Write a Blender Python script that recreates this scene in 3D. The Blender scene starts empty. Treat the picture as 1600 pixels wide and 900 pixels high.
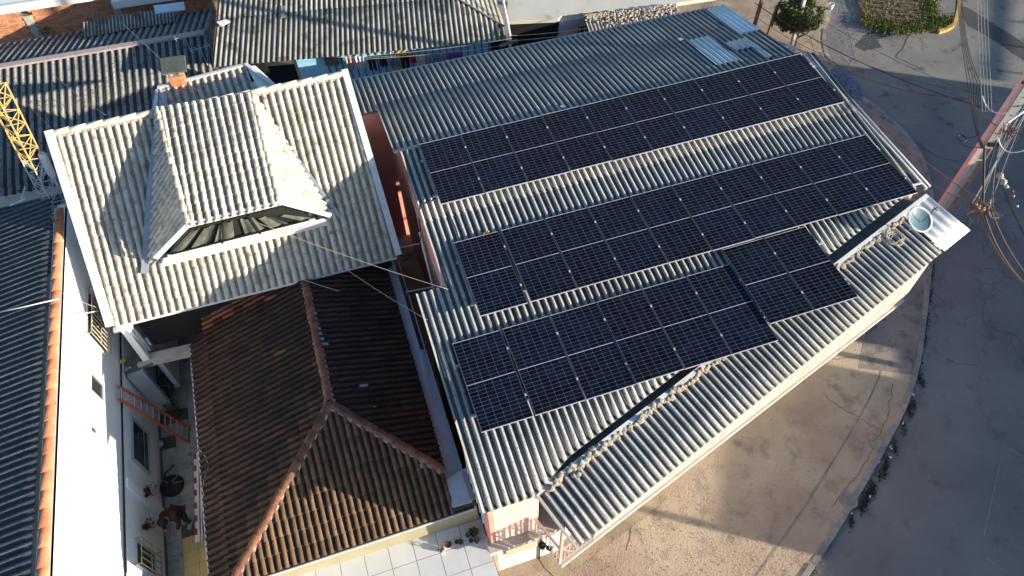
import bpy, bmesh, math, random
from math import sin, cos, pi, radians, sqrt
from mathutils import Vector as V3, Matrix, Quaternion
random.seed(11)
S = bpy.context.scene
COL = S.collection
# ------------------------------------------------------------------ camera
RIGHT = V3((0.94937248, -0.31356345, -0.01923149))
DOWN = V3((-0.26411259, -0.76350622, -0.58932401))
FWD = V3((0.17010711, 0.56456728, -0.80766785))
CPOS = V3((-1.992, -14.793, 19.869))
FPX = 1150.0
cam = bpy.data.cameras.new('camera')
co = bpy.data.objects.new('camera', cam); COL.objects.link(co)
mm = Matrix((( RIGHT.x, -DOWN.x, -FWD.x, CPOS.x), (RIGHT.y, -DOWN.y, -FWD.y, CPOS.y),
             (RIGHT.z, -DOWN.z, -FWD.z, CPOS.z), (0, 0, 0, 1)))
co.matrix_world = mm
cam.sensor_width = 36; cam.lens = FPX / 1600 * 36
cam.clip_start = 0.1; cam.clip_end = 600
S.camera = co
# ------------------------------------------------------------------ light
SUN_AZ, SUN_EL = -33.0, 12.0          # azimuth counter-clockwise from +x
w = bpy.data.worlds.new('World'); S.world = w; w.use_nodes = True
nt = w.node_tree; bg = nt.nodes['Background']
sky = nt.nodes.new('ShaderNodeTexSky'); sky.sky_type = 'NISHITA'; sky.sun_disc = False
sky.sun_elevation = radians(SUN_EL); sky.sun_rotation = radians(90 - SUN_AZ)
sky.air_density = 1.0; sky.dust_density = 0.6; sky.ozone_density = 3.0
nt.links.new(sky.outputs[0], bg.inputs[0]); bg.inputs[1].default_value = 0.115
sl = bpy.data.lights.new('sun', 'SUN'); sl.energy = 5.0; sl.angle = radians(0.5); sl.color = (1.0, 0.89, 0.72)
so = bpy.data.objects.new('sun', sl); COL.objects.link(so)
sd = V3((cos(radians(SUN_EL)) * cos(radians(SUN_AZ)), cos(radians(SUN_EL)) * sin(radians(SUN_AZ)), sin(radians(SUN_EL))))
so.rotation_euler = sd.to_track_quat('Z', 'Y').to_euler()
S.view_settings.view_transform = 'Standard'; S.view_settings.look = 'None'
S.view_settings.gamma = 1.0; S.view_settings.exposure = 1.25

# ------------------------------------------------------------------ survey helpers (turn a measured pixel + known height/plane into a place)
def ray(x, y):
    return RIGHT * ((x - 800) / FPX) + DOWN * ((y - 450) / FPX) + FWD
def at(x, y, z=0.0):
    r = ray(x, y); return CPOS + r * ((z - CPOS.z) / r.z)
def onp(x, y, n, c):
    n = V3(n); r = ray(x, y); return CPOS + r * ((c - n.dot(CPOS)) / n.dot(r))
def onx(x, y, X): return onp(x, y, (1, 0, 0), X)
def ony(x, y, Y): return onp(x, y, (0, 1, 0), Y)

# ------------------------------------------------------------------ materials
def mat(name, c1, c2=None, scale=3.0, rough=0.8, bump=0.0, bscale=40.0, c3=None, s3=12.0, t3=(0.55, 0.7), metal=0.0,
        rnd=0.0, spec=0.3, stretch=None, detail=6.0, ramp=(0.35, 0.65), fine=0.0):
    m = bpy.data.materials.new(name); m.use_nodes = True
    t = m.node_tree; N = t.nodes; L = t.links; b = N['Principled BSDF']
    b.inputs['Roughness'].default_value = rough; b.inputs['Metallic'].default_value = metal
    b.inputs['Specular IOR Level'].default_value = spec
    geo = N.new('ShaderNodeNewGeometry')
    vec = geo.outputs['Position']
    if stretch:
        mp = N.new('ShaderNodeMapping'); mp.inputs['Scale'].default_value = stretch
        L.new(vec, mp.inputs[0]); vec = mp.outputs[0]
    def noise(sc, det=detail, v=vec):
        n = N.new('ShaderNodeTexNoise'); n.inputs['Scale'].default_value = sc; n.inputs['Detail'].default_value = det
        n.inputs['Roughness'].default_value = 0.6; L.new(v, n.inputs['Vector']); return n.outputs[0]
    def ramp_(src, a, bb):
        r = N.new('ShaderNodeMapRange'); r.inputs[1].default_value = a; r.inputs[2].default_value = bb; r.clamp = True
        L.new(src, r.inputs[0]); return r.outputs[0]
    def mix(f, a, bcol, mode='MIX'):
        x = N.new('ShaderNodeMix'); x.data_type = 'RGBA'; x.blend_type = mode
        if hasattr(f, 'is_output'): L.new(f, x.inputs[0])
        else: x.inputs[0].default_value = f
        for s, k in ((a, 6), (bcol, 7)):
            if hasattr(s, 'is_output'): L.new(s, x.inputs[k])
            else: x.inputs[k].default_value = (*s, 1)
        return x.outputs[2]
    col = mix(ramp_(noise(scale), *ramp), c1, c2 or c1)
    if c3: col = mix(ramp_(noise(s3), *t3), col, c3)
    if fine:
        f = ramp_(noise(90.0, 3.0, geo.outputs['Position']), 0.3, 0.7)
        hh = N.new('ShaderNodeMapRange'); hh.inputs[3].default_value = 1 - fine; hh.inputs[4].default_value = 1 + fine
        L.new(f, hh.inputs[0])
        cm = N.new('ShaderNodeCombineColor'); [L.new(hh.outputs[0], cm.inputs[i]) for i in range(3)]
        col = mix(1.0, col, cm.outputs[0], 'MULTIPLY')
    if rnd:
        oi = N.new('ShaderNodeObjectInfo')
        ad = N.new('ShaderNodeMath'); ad.operation = 'ADD'; L.new(oi.outputs['Random'], ad.inputs[0]); L.new(geo.outputs['Random Per Island'], ad.inputs[1])
        fr = N.new('ShaderNodeMath'); fr.operation = 'FRACT'; L.new(ad.outputs[0], fr.inputs[0])
        hh = N.new('ShaderNodeMapRange'); hh.inputs[3].default_value = 1 - rnd; hh.inputs[4].default_value = 1 + rnd * 0.7
        L.new(fr.outputs[0], hh.inputs[0])
        cm = N.new('ShaderNodeCombineColor'); [L.new(hh.outputs[0], cm.inputs[i]) for i in range(3)]
        col = mix(1.0, col, cm.outputs[0], 'MULTIPLY')
    L.new(col, b.inputs['Base Color'])
    if bump:
        bp = N.new('ShaderNodeBump'); bp.inputs['Strength'].default_value = bump; bp.inputs['Distance'].default_value = 0.02
        L.new(noise(bscale, 5.0, geo.outputs['Position']), bp.inputs['Height']); L.new(bp.outputs[0], b.inputs['Normal'])
    return m
def simple(name, c, rough=0.6, metal=0.0, spec=0.3):
    return mat(name, c, tuple(x * 0.82 for x in c), 6.0, rough, metal=metal, spec=spec)

M = {}
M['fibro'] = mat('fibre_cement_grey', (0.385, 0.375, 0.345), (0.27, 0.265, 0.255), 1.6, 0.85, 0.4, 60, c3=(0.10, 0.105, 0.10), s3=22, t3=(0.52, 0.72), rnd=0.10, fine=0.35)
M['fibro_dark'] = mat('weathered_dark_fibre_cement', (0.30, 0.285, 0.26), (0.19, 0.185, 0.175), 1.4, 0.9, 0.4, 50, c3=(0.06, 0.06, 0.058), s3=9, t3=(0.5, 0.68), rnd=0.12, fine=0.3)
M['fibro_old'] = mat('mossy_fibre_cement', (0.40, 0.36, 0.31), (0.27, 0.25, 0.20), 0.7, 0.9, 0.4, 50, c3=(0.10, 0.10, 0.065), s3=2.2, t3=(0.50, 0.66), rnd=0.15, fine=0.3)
M['fibro_left'] = mat('dark_speckled_fibre_cement', (0.16, 0.17, 0.18), (0.10, 0.105, 0.11), 1.2, 0.9, 0.4, 50, c3=(0.05, 0.05, 0.05), s3=10, t3=(0.5, 0.7), rnd=0.1, fine=0.35)  # dark blue-grey sheets with darker speckle
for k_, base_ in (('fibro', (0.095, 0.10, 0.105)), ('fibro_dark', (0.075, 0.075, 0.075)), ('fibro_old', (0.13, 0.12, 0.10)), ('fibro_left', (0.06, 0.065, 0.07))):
    M[k_ + '_grime'] = mat(k_ + '_grime', base_, tuple(c * .72 for c in base_), 2.2, 0.95, 0.4, 60, c3=tuple(c * .4 for c in base_), s3=26, t3=(0.5, 0.68), fine=0.45)  # trough faces: grime, darkened further to deepen the shade contrast
M['whitetile_grime'] = mat('whitetile_grime', (0.17, 0.145, 0.11), (0.30, 0.27, 0.22), 3, 0.9, 0.3, 50, c3=(0.12, 0.09, 0.06), s3=9, t3=(0.55, 0.72))  # darker colour for the channels between white tiles
M['metal_sheet'] = mat('pale_metal_sheet', (0.44, 0.455, 0.47), (0.36, 0.38, 0.40), 2, 0.45, metal=0.2, spec=0.4)
M['translucent'] = mat('pale_blue_fibreglass', (0.50, 0.60, 0.64), (0.42, 0.54, 0.60), 2, 0.4, spec=0.4)
M['clay_dark_grime'] = mat('dark_tile_channel', (0.016, 0.013, 0.012), (0.026, 0.02, 0.017), 3, 0.95)  # darker colours for the channel faces between clay barrels
M['clay_mid_grime'] = mat('mid_tile_channel', (0.025, 0.018, 0.014), (0.045, 0.03, 0.02), 3, 0.95)
M['clay_warm_grime'] = mat('warm_tile_channel', (0.12, 0.05, 0.03), (0.08, 0.035, 0.02), 3, 0.95)
M['whitetile'] = mat('white_painted_tile', (0.52, 0.50, 0.44), (0.40, 0.375, 0.32), 1.6, 0.75, 0.25, 50, c3=(0.20, 0.155, 0.105), s3=5.5, t3=(0.50, 0.72), rnd=0.10, fine=0.12)
M['whitepaint'] = mat('white_painted_plaster', (0.78, 0.77, 0.73), (0.70, 0.69, 0.65), 1.5, 0.8, 0.15, 30, c3=(0.50, 0.49, 0.46), s3=3, t3=(0.62, 0.8))
M['whitewall'] = mat('white_rendered_wall', (0.74, 0.75, 0.76), (0.68, 0.69, 0.70), 1.2, 0.85, 0.15, 40, c3=(0.55, 0.56, 0.57), s3=1.6, t3=(0.6, 0.8))
M['trim'] = mat('grey_white_trim', (0.62, 0.63, 0.62), (0.50, 0.51, 0.50), 3, 0.7, 0.2, 40, c3=(0.33, 0.33, 0.31), s3=8, t3=(0.6, 0.78))
M['valley'] = mat('blue_grey_flashing', (0.34, 0.37, 0.39), (0.25, 0.28, 0.30), 4, 0.5, metal=0.3)
M['clay_dark'] = mat('dark_clay_tile', (0.034, 0.020, 0.014), (0.072, 0.036, 0.023), 1.3, 0.85, 0.3, 60, c3=(0.26, 0.10, 0.05), s3=16, t3=(0.66, 0.78), rnd=0.3, fine=0.35)
M['clay_mid'] = mat('sunlit_brown_clay_tile', (0.155, 0.092, 0.052), (0.085, 0.05, 0.032), 2.0, 0.85, 0.3, 60, c3=(0.05, 0.035, 0.028), s3=9, t3=(0.56, 0.74), rnd=0.25, fine=0.3)
M['clay_warm'] = mat('warm_clay_tile', (0.34, 0.12, 0.055), (0.17, 0.065, 0.038), 1.8, 0.85, 0.3, 60, c3=(0.07, 0.05, 0.04), s3=9, t3=(0.54, 0.7), rnd=0.3, fine=0.3)
M['clay_cap'] = mat('ridge_clay', (0.26, 0.105, 0.06), (0.13, 0.06, 0.038), 3.0, 0.8, 0.3, 60, c3=(0.07, 0.045, 0.035), s3=6, t3=(0.5, 0.72), rnd=0.22, fine=0.25)
M['coping'] = mat('orange_coping_tile', (0.56, 0.23, 0.11), (0.40, 0.15, 0.08), 3.0, 0.75, 0.25, 60, c3=(0.16, 0.075, 0.05), s3=5, t3=(0.55, 0.75), rnd=0.18, fine=0.15)
M['mortar'] = mat('pinkish_mortar', (0.46, 0.36, 0.34), (0.33, 0.27, 0.26), 8, 0.95, 0.6, 50)
M['mortar_tan'] = mat('tan_mortar', (0.44, 0.38, 0.28), (0.30, 0.26, 0.20), 7, 0.95, 0.6, 45, c3=(0.16, 0.14, 0.12), s3=14, t3=(0.55, 0.7))
M['stone'] = mat('rough_broken_stone', (0.36, 0.33, 0.27), (0.22, 0.21, 0.19), 9, 0.95, 0.7, 45)
M['pink'] = mat('salmon_pink_plaster', (0.66, 0.31, 0.25), (0.56, 0.25, 0.20), 1.5, 0.9, 0.15, 40, c3=(0.42, 0.20, 0.16), s3=4, t3=(0.6, 0.8))
M['sunlitpinkwall'] = mat('sunlit_pink_plaster', (0.74, 0.50, 0.42), (0.66, 0.43, 0.36), 1.5, 0.9, 0.15, 40, c3=(0.55, 0.36, 0.30), s3=4, t3=(0.6, 0.8))
M['palepink'] = mat('pale_pink_tiles', (0.52, 0.41, 0.37), (0.44, 0.34, 0.305), 6, 0.7, rnd=0.15)
M['pinktrim'] = mat('pale_slab_edge', (0.50, 0.455, 0.40), (0.42, 0.38, 0.335), 4, 0.8)
M['stained'] = mat('stained_white_wall', (0.72, 0.71, 0.64), (0.50, 0.50, 0.44), 1.8, 0.85, 0.2, 30, c3=(0.26, 0.27, 0.24), s3=3.0, t3=(0.58, 0.75), stretch=(3, 3, 0.6))
M['gutter'] = mat('blue_grey_gutter_concrete', (0.42, 0.46, 0.50), (0.34, 0.38, 0.42), 3, 0.8, 0.1, 30)
M['valleydark'] = mat('dark_valley_gutter', (0.19, 0.22, 0.22), (0.12, 0.14, 0.14), 5, 0.6, 0.3, 30)
M['cell'] = mat('navy_solar_cell', (0.006, 0.0068, 0.011), (0.007, 0.009, 0.023), 0.5, 0.30, spec=0.04, rnd=0.5)
M['backsheet'] = simple('pale_backsheet', (0.29, 0.30, 0.33), 0.4)
M['midbar'] = simple('pale_mid_bar', (0.50, 0.49, 0.56), 0.4)
M['alu'] = simple('brushed_aluminium', (0.40, 0.41, 0.45), 0.45, 0.3, 0.4)
M['aludark'] = simple('dark_side_frame', (0.09, 0.09, 0.10), 0.5)  # side frames coloured dark for the shaded gaps between panels
M['asphalt'] = mat('worn_asphalt', (0.205, 0.20, 0.192), (0.15, 0.148, 0.146), 0.3, 0.92, 0.6, 60, c3=(0.105, 0.10, 0.10), s3=1.4, t3=(0.54, 0.76), fine=0.42, detail=10)
M['asphalt_pale'] = mat('pale_asphalt', (0.23, 0.215, 0.185), (0.165, 0.16, 0.145), 0.6, 0.92, 0.5, 50, c3=(0.075, 0.077, 0.08), s3=1.7, t3=(0.56, 0.7), fine=0.22)
M['asphalt_patch'] = mat('fresh_asphalt_patch', (0.060, 0.060, 0.062), (0.072, 0.07, 0.07), 2, 0.92, 0.5, 60, fine=0.25)
M['dirt'] = mat('packed_brown_earth', (0.48, 0.385, 0.275), (0.34, 0.235, 0.18), 0.36, 0.95, 0.9, 18, c3=(0.22, 0.165, 0.135), s3=1.9, t3=(0.52, 0.74), fine=0.4, detail=10)
M['dirt_tan'] = mat('pale_gritty_earth', (0.42, 0.33, 0.225), (0.27, 0.20, 0.14), 1.1, 0.95, 0.9, 22, c3=(0.16, 0.13, 0.10), s3=3, t3=(0.55, 0.7), fine=0.35, detail=10)
M['sidewalk'] = mat('broken_concrete_sidewalk', (0.32, 0.265, 0.225), (0.20, 0.17, 0.15), 0.8, 0.95, 0.6, 25, c3=(0.10, 0.09, 0.085), s3=2.2, t3=(0.52, 0.7), fine=0.25, detail=10)
M['kerb'] = mat('worn_kerb_concrete', (0.30, 0.28, 0.25), (0.19, 0.18, 0.165), 3, 0.95, 0.5, 30, rnd=0.2, fine=0.2)
M['concrete'] = mat('pale_smooth_concrete', (0.62, 0.585, 0.49), (0.55, 0.52, 0.43), 0.7, 0.9, 0.2, 25, c3=(0.33, 0.31, 0.27), s3=1.8, t3=(0.6, 0.8))
M['beam'] = mat('grey_concrete_beam', (0.42, 0.42, 0.38), (0.33, 0.33, 0.30), 3, 0.85, 0.2, 30)
M['floortile'] = mat('worn_floor_tile', (0.34, 0.35, 0.33), (0.24, 0.245, 0.235), 2.5, 0.55, c3=(0.14, 0.14, 0.13), s3=4, t3=(0.55, 0.72), rnd=0.12)
M['yellowtile'] = mat('yellow_floor_tile', (0.55, 0.42, 0.17), (0.44, 0.34, 0.15), 3, 0.55, rnd=0.06)
M['terracetile'] = mat('white_terrace_tile', (0.66, 0.67, 0.66), (0.60, 0.61, 0.61), 2, 0.5, rnd=0.03)
M['grout'] = simple('dark_grout', (0.09, 0.09, 0.08), 0.9)
M['tanwall'] = mat('olive_tan_wall', (0.33, 0.29, 0.19), (0.27, 0.24, 0.16), 2, 0.9)
M['brick'] = mat('orange_clay_brick', (0.60, 0.28, 0.16), (0.48, 0.21, 0.12), 5, 0.9, 0.3, 60, rnd=0.22)
M['bricklite'] = mat('bright_orange_brick', (0.72, 0.22, 0.09), (0.6, 0.17, 0.07), 5, 0.9, 0.2, 60, rnd=0.12)
M['mortar_grey'] = mat('grey_brick_mortar', (0.42, 0.38, 0.33), (0.32, 0.29, 0.25), 6, 0.95, 0.4, 40)
M['slabgrey'] = mat('mossy_slab', (0.13, 0.14, 0.11), (0.09, 0.10, 0.08), 6, 0.95, 0.4, 40)
M['bluewall'] = mat('sky_blue_boards', (0.33, 0.62, 0.78), (0.25, 0.54, 0.72), 2, 0.7, c3=(0.40, 0.58, 0.66), s3=4, t3=(0.6, 0.8), rnd=0.08)
M['darkblue'] = simple('dark_blue_batten', (0.04, 0.07, 0.12), 0.7)
M['black'] = simple('deep_black', (0.012, 0.012, 0.013), 0.9)  # also stands in for shade on some walls and ground
M['darkglass'] = mat('dark_window_glass', (0.02, 0.022, 0.022), (0.03, 0.032, 0.03), 2, 0.08, spec=0.5)
M['curtain'] = mat('olive_grey_curtain', (0.13, 0.135, 0.11), (0.05, 0.052, 0.042), 3, 0.85)
M['yellowpaint'] = mat('golden_yellow_paint', (0.58, 0.38, 0.13), (0.5, 0.31, 0.10), 5, 0.6)
M['greypaint'] = simple('pale_grey_paint', (0.48, 0.52, 0.52), 0.6)
M['white'] = simple('plain_white', (0.78, 0.78, 0.78), 0.6)
M['ladder'] = mat('orange_fibreglass', (0.55, 0.10, 0.04), (0.45, 0.08, 0.03), 5, 0.5)
M['poleconc'] = mat('grey_pole_concrete', (0.42, 0.41, 0.40), (0.32, 0.31, 0.30), 4, 0.9, 0.3, 40)
M['polepink'] = mat('pink_pole_paint', (0.66, 0.46, 0.41), (0.56, 0.38, 0.34), 4, 0.85)
M['polebrown'] = mat('brown_pole_web', (0.34, 0.24, 0.18), (0.24, 0.17, 0.13), 4, 0.9)
M['cable'] = simple('black_cable', (0.02, 0.02, 0.021), 0.6)
M['cablered'] = simple('faded_red_cable', (0.15, 0.055, 0.05), 0.8)
M['cablebrown'] = simple('brown_cable', (0.16, 0.09, 0.06), 0.8)
M['cablegrey'] = simple('grey_wire', (0.33, 0.33, 0.31), 0.6)
M['cabletan'] = simple('pale_wire', (0.52, 0.48, 0.36), 0.6)
M['wood'] = mat('weathered_timber', (0.17, 0.12, 0.085), (0.11, 0.08, 0.06), 6, 0.9, stretch=(4, 4, 1))
M['bark'] = mat('grey_brown_bark', (0.16, 0.13, 0.10), (0.10, 0.08, 0.065), 9, 0.95, 0.6, 40)
M['leaf'] = mat('dark_green_leaf', (0.045, 0.075, 0.022), (0.085, 0.115, 0.03), 3, 0.6, rnd=0.4)
M['leafy'] = mat('yellow_green_grass', (0.10, 0.15, 0.025), (0.22, 0.21, 0.06), 1.2, 0.8, rnd=0.4)
M['weed'] = mat('kerb_weed', (0.045, 0.065, 0.025), (0.09, 0.095, 0.045), 3, 0.8, rnd=0.4)
M['soilred'] = mat('red_brown_soil', (0.20, 0.12, 0.08), (0.12, 0.085, 0.05), 2, 0.95, 0.8, 20, fine=0.3)
M['bluegravel'] = mat('blue_grey_gravel', (0.17, 0.20, 0.30), (0.11, 0.13, 0.19), 14, 0.9, 0.8, 40, rnd=0.4)
M['rubble'] = mat('pale_rubble', (0.50, 0.43, 0.34), (0.36, 0.31, 0.25), 9, 0.95, rnd=0.3)
M['dish'] = mat('blue_grey_dish', (0.10, 0.17, 0.22), (0.085, 0.15, 0.19), 3, 0.5, c3=(0.08, 0.11, 0.12), s3=9, t3=(0.62, 0.66))
M['jacket'] = mat('rust_brown_jacket', (0.045, 0.018, 0.011), (0.03, 0.012, 0.008), 8, 0.9)
M['jeans'] = simple('dark_blue_jeans', (0.016, 0.022, 0.038), 0.9)
M['skin'] = simple('skin', (0.36, 0.20, 0.14), 0.6)
M['hair'] = simple('dark_hair', (0.015, 0.011, 0.009), 0.7)
M['maroon'] = mat('maroon_leaf', (0.09, 0.018, 0.022), (0.05, 0.015, 0.015), 8, 0.7, rnd=0.3)
M['redmark'] = simple('red_paint_mark', (0.45, 0.035, 0.05), 0.6)
M['yellow'] = simple('bright_yellow_plastic', (0.75, 0.42, 0.02), 0.5)
M['terracotta'] = simple('terracotta_pot', (0.30, 0.12, 0.07), 0.8)
M['cream'] = mat('cream_louvre', (0.62, 0.58, 0.42), (0.55, 0.51, 0.37), 4, 0.7)
for nm, c in dict(g_white=(0.62, 0.6, 0.57), g_black=(0.015, 0.015, 0.017), g_navy=(0.02, 0.03, 0.07), g_denim=(0.10, 0.17, 0.27), g_pinkish=(0.5, 0.36, 0.33),
                  g_yellow=(0.62, 0.42, 0.08), g_purple=(0.22, 0.10, 0.32), g_red=(0.5, 0.04, 0.06), g_mix=(0.35, 0.25, 0.35), g_teal=(0.10, 0.33, 0.36)).items():
    M[nm] = simple(nm[2:] + '_cloth', c, 0.95)

# ------------------------------------------------------------------ mesh building
ORG = {}
class MB:
    def __init__(s): s.v = []; s.f = []; s.mi = []; s.smooth = False
    def add(s, vs, fs, mi=0):
        o = len(s.v); s.v += [V3(p) for p in vs]; s.f += [tuple(i + o for i in f) for f in fs]; s.mi += [mi] * len(fs); return s
    def quad(s, a, b, c, d, mi=0): return s.add([a, b, c, d], [(0, 1, 2, 3)], mi)
    def box(s, lo, hi, mi=0):
        x0, y0, z0 = lo; x1, y1, z1 = hi
        return s.add([(x0, y0, z0), (x1, y0, z0), (x1, y1, z0), (x0, y1, z0), (x0, y0, z1), (x1, y0, z1), (x1, y1, z1), (x0, y1, z1)],
                     [(0, 3, 2, 1), (4, 5, 6, 7), (0, 1, 5, 4), (1, 2, 6, 5), (2, 3, 7, 6), (3, 0, 4, 7)], mi)
    def obox(s, O, A, B, C, mi=0):      # box from corner O with edge vectors
        O, A, B, C = map(V3, (O, A, B, C))
        return s.add([O, O + A, O + A + B, O + B, O + C, O + A + C, O + A + B + C, O + B + C],
                     [(0, 3, 2, 1), (4, 5, 6, 7), (0, 1, 5, 4), (1, 2, 6, 5), (2, 3, 7, 6), (3, 0, 4, 7)], mi)
    def beam(s, p, q, w, h, up=(0, 0, 1), mi=0):
        p = V3(p); q = V3(q); d = (q - p); L = d.length; d.normalize(); u = V3(up)
        a = d.cross(u)
        if a.length < 1e-4: a = d.cross(V3((1, 0, 0)))
        a.normalize(); u = a.cross(d)
        return s.obox(p - a * w / 2 - u * h / 2, a * w, d * L, u * h, mi)
    def prism(s, poly, z0, z1, mi=0):
        n = len(poly)
        g = lambda z, p: z(p) if callable(z) else z
        s.add([(p[0], p[1], g(z0, p)) for p in poly] + [(p[0], p[1], g(z1, p)) for p in poly],
              [tuple(range(n - 1, -1, -1)), tuple(range(n, 2 * n))] + [(i, (i + 1) % n, n + (i + 1) % n, n + i) for i in range(n)], mi); return s
    def slab(s, pts, th, mi=0):         # polygon of 3D points thickened down its normal
        pts = [V3(p) for p in pts]; n = (pts[1] - pts[0]).cross(pts[2] - pts[1]).normalized()
        if n.z < 0: n = -n
        k = len(pts); lo = [p - n * th for p in pts]
        return s.add(pts + lo, [tuple(range(k)), tuple(range(2 * k - 1, k - 1, -1))] + [(i, k + i, k + (i + 1) % k, (i + 1) % k) for i in range(k)], mi)
    def tube(s, path, r, n=6, mi=0, cap=True):
        path = [V3(p) for p in path]; rs = r if isinstance(r, (list, tuple)) else [r] * len(path)
        o = len(s.v); prev = None
        for i, p in enumerate(path):
            d = (path[min(i + 1, len(path) - 1)] - path[max(i - 1, 0)]).normalized()
            a = d.cross(V3((0, 0, 1)))
            if a.length < 1e-3: a = d.cross(V3((1, 0, 0)))
            a.normalize()
            if prev is not None and a.dot(prev) < 0: a = -a
            prev = a; b = d.cross(a)
            for k in range(n):
                t = 2 * pi * k / n; s.v.append(p + a * cos(t) * rs[i] + b * sin(t) * rs[i])
        for i in range(len(path) - 1):
            for k in range(n):
                s.f.append((o + i * n + k, o + i * n + (k + 1) % n, o + (i + 1) * n + (k + 1) % n, o + (i + 1) * n + k)); s.mi.append(mi)
        if cap:
            s.f.append(tuple(o + k for k in range(n - 1, -1, -1))); s.mi.append(mi)
            s.f.append(tuple(o + (len(path) - 1) * n + k for k in range(n))); s.mi.append(mi)
        return s
    def lathe(s, c, prof, n=12, axis=(0, 0, 1), mi=0):
        c = V3(c); ax = V3(axis).normalized(); a = ax.cross(V3((0, 0, 1)))
        if a.length < 1e-3: a = V3((1, 0, 0))
        a.normalize(); b = ax.cross(a); o = len(s.v)
        for r, h in prof:
            for k in range(n):
                t = 2 * pi * k / n; s.v.append(c + ax * h + (a * cos(t) + b * sin(t)) * r)
        for i in range(len(prof) - 1):
            for k in range(n):
                s.f.append((o + i * n + k, o + i * n + (k + 1) % n, o + (i + 1) * n + (k + 1) % n, o + (i + 1) * n + k)); s.mi.append(mi)
        return s
    def rock(s, c, r, seed=0, mi=0, sq=0.7):
        rr = random.Random(seed); bm = bmesh.new(); bmesh.ops.create_icosphere(bm, subdivisions=1, radius=1)
        vs = [V3((v.co.x * r * rr.uniform(.7, 1.25), v.co.y * r * rr.uniform(.7, 1.25), v.co.z * r * sq * rr.uniform(.7, 1.2))) + V3(c) for v in bm.verts]
        fs = [tuple(v.index for v in f.verts) for f in bm.faces]; bm.free()
        return s.add(vs, fs, mi)
    def mesh(s, name, mats, org=V3((0, 0, 0))):
        me = bpy.data.meshes.new(name)
        me.from_pydata([tuple(p - org) for p in s.v], [], s.f)
        for m in (mats if isinstance(mats, (list, tuple)) else [mats]): me.materials.append(M[m])
        if any(s.mi): me.polygons.foreach_set('material_index', s.mi)
        if s.smooth: me.polygons.foreach_set('use_smooth', [True] * len(me.polygons))
        me.update(); return me
    def build(s, name, mats, parent=None, label=None, cat=None, group=None, kind=None):
        org = ORG[parent.name] if parent is not None else (V3((0, 0, 0)))
        if parent is None and kind is None and cat:
            xs = [p.x for p in s.v]; ys = [p.y for p in s.v]; zs = [p.z for p in s.v]
            org = V3(((min(xs) + max(xs)) / 2, (min(ys) + max(ys)) / 2, min(zs)))
        o = bpy.data.objects.new(name, s.mesh(name, mats, org)); COL.objects.link(o)
        if parent is not None: o.parent = parent
        else: o.location = org
        ORG[o.name] = org
        tag(o, label, cat, group, kind); return o
def tag(o, label=None, cat=None, group=None, kind=None):
    if label: o['label'] = label
    if cat: o['category'] = cat
    if group: o['group'] = group
    if kind: o['kind'] = kind
    return o
def thing(name, label, cat, loc, group=None, kind=None):
    o = bpy.data.objects.new(name, None); COL.objects.link(o); o.location = loc; o.empty_display_size = 0.2
    ORG[o.name] = V3(loc); return tag(o, label, cat, group, kind)
def inst(name, me, parent, mw):         # place shared mesh by world matrix under parent
    o = bpy.data.objects.new(name, me); COL.objects.link(o)
    o.parent = parent; o.matrix_basis = Matrix.Translation(-ORG[parent.name]) @ mw; return o
def struct(name, mb, m): return mb.build(name, m, kind='structure')
def sag(p, q, d, n=14, side=0.0):
    p = V3(p); q = V3(q); out = []
    for i in range(n + 1):
        t = i / n; x = p.lerp(q, t); x.z -= d * 4 * t * (1 - t); out.append(x)
    return out
def cable(path, r, m, label, cat='cable', group=None, name='overhead_cable', n=5):
    b = MB(); b.smooth = True; b.tube(path, r, n); return b.build(name, m, None, label, cat, group)

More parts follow.
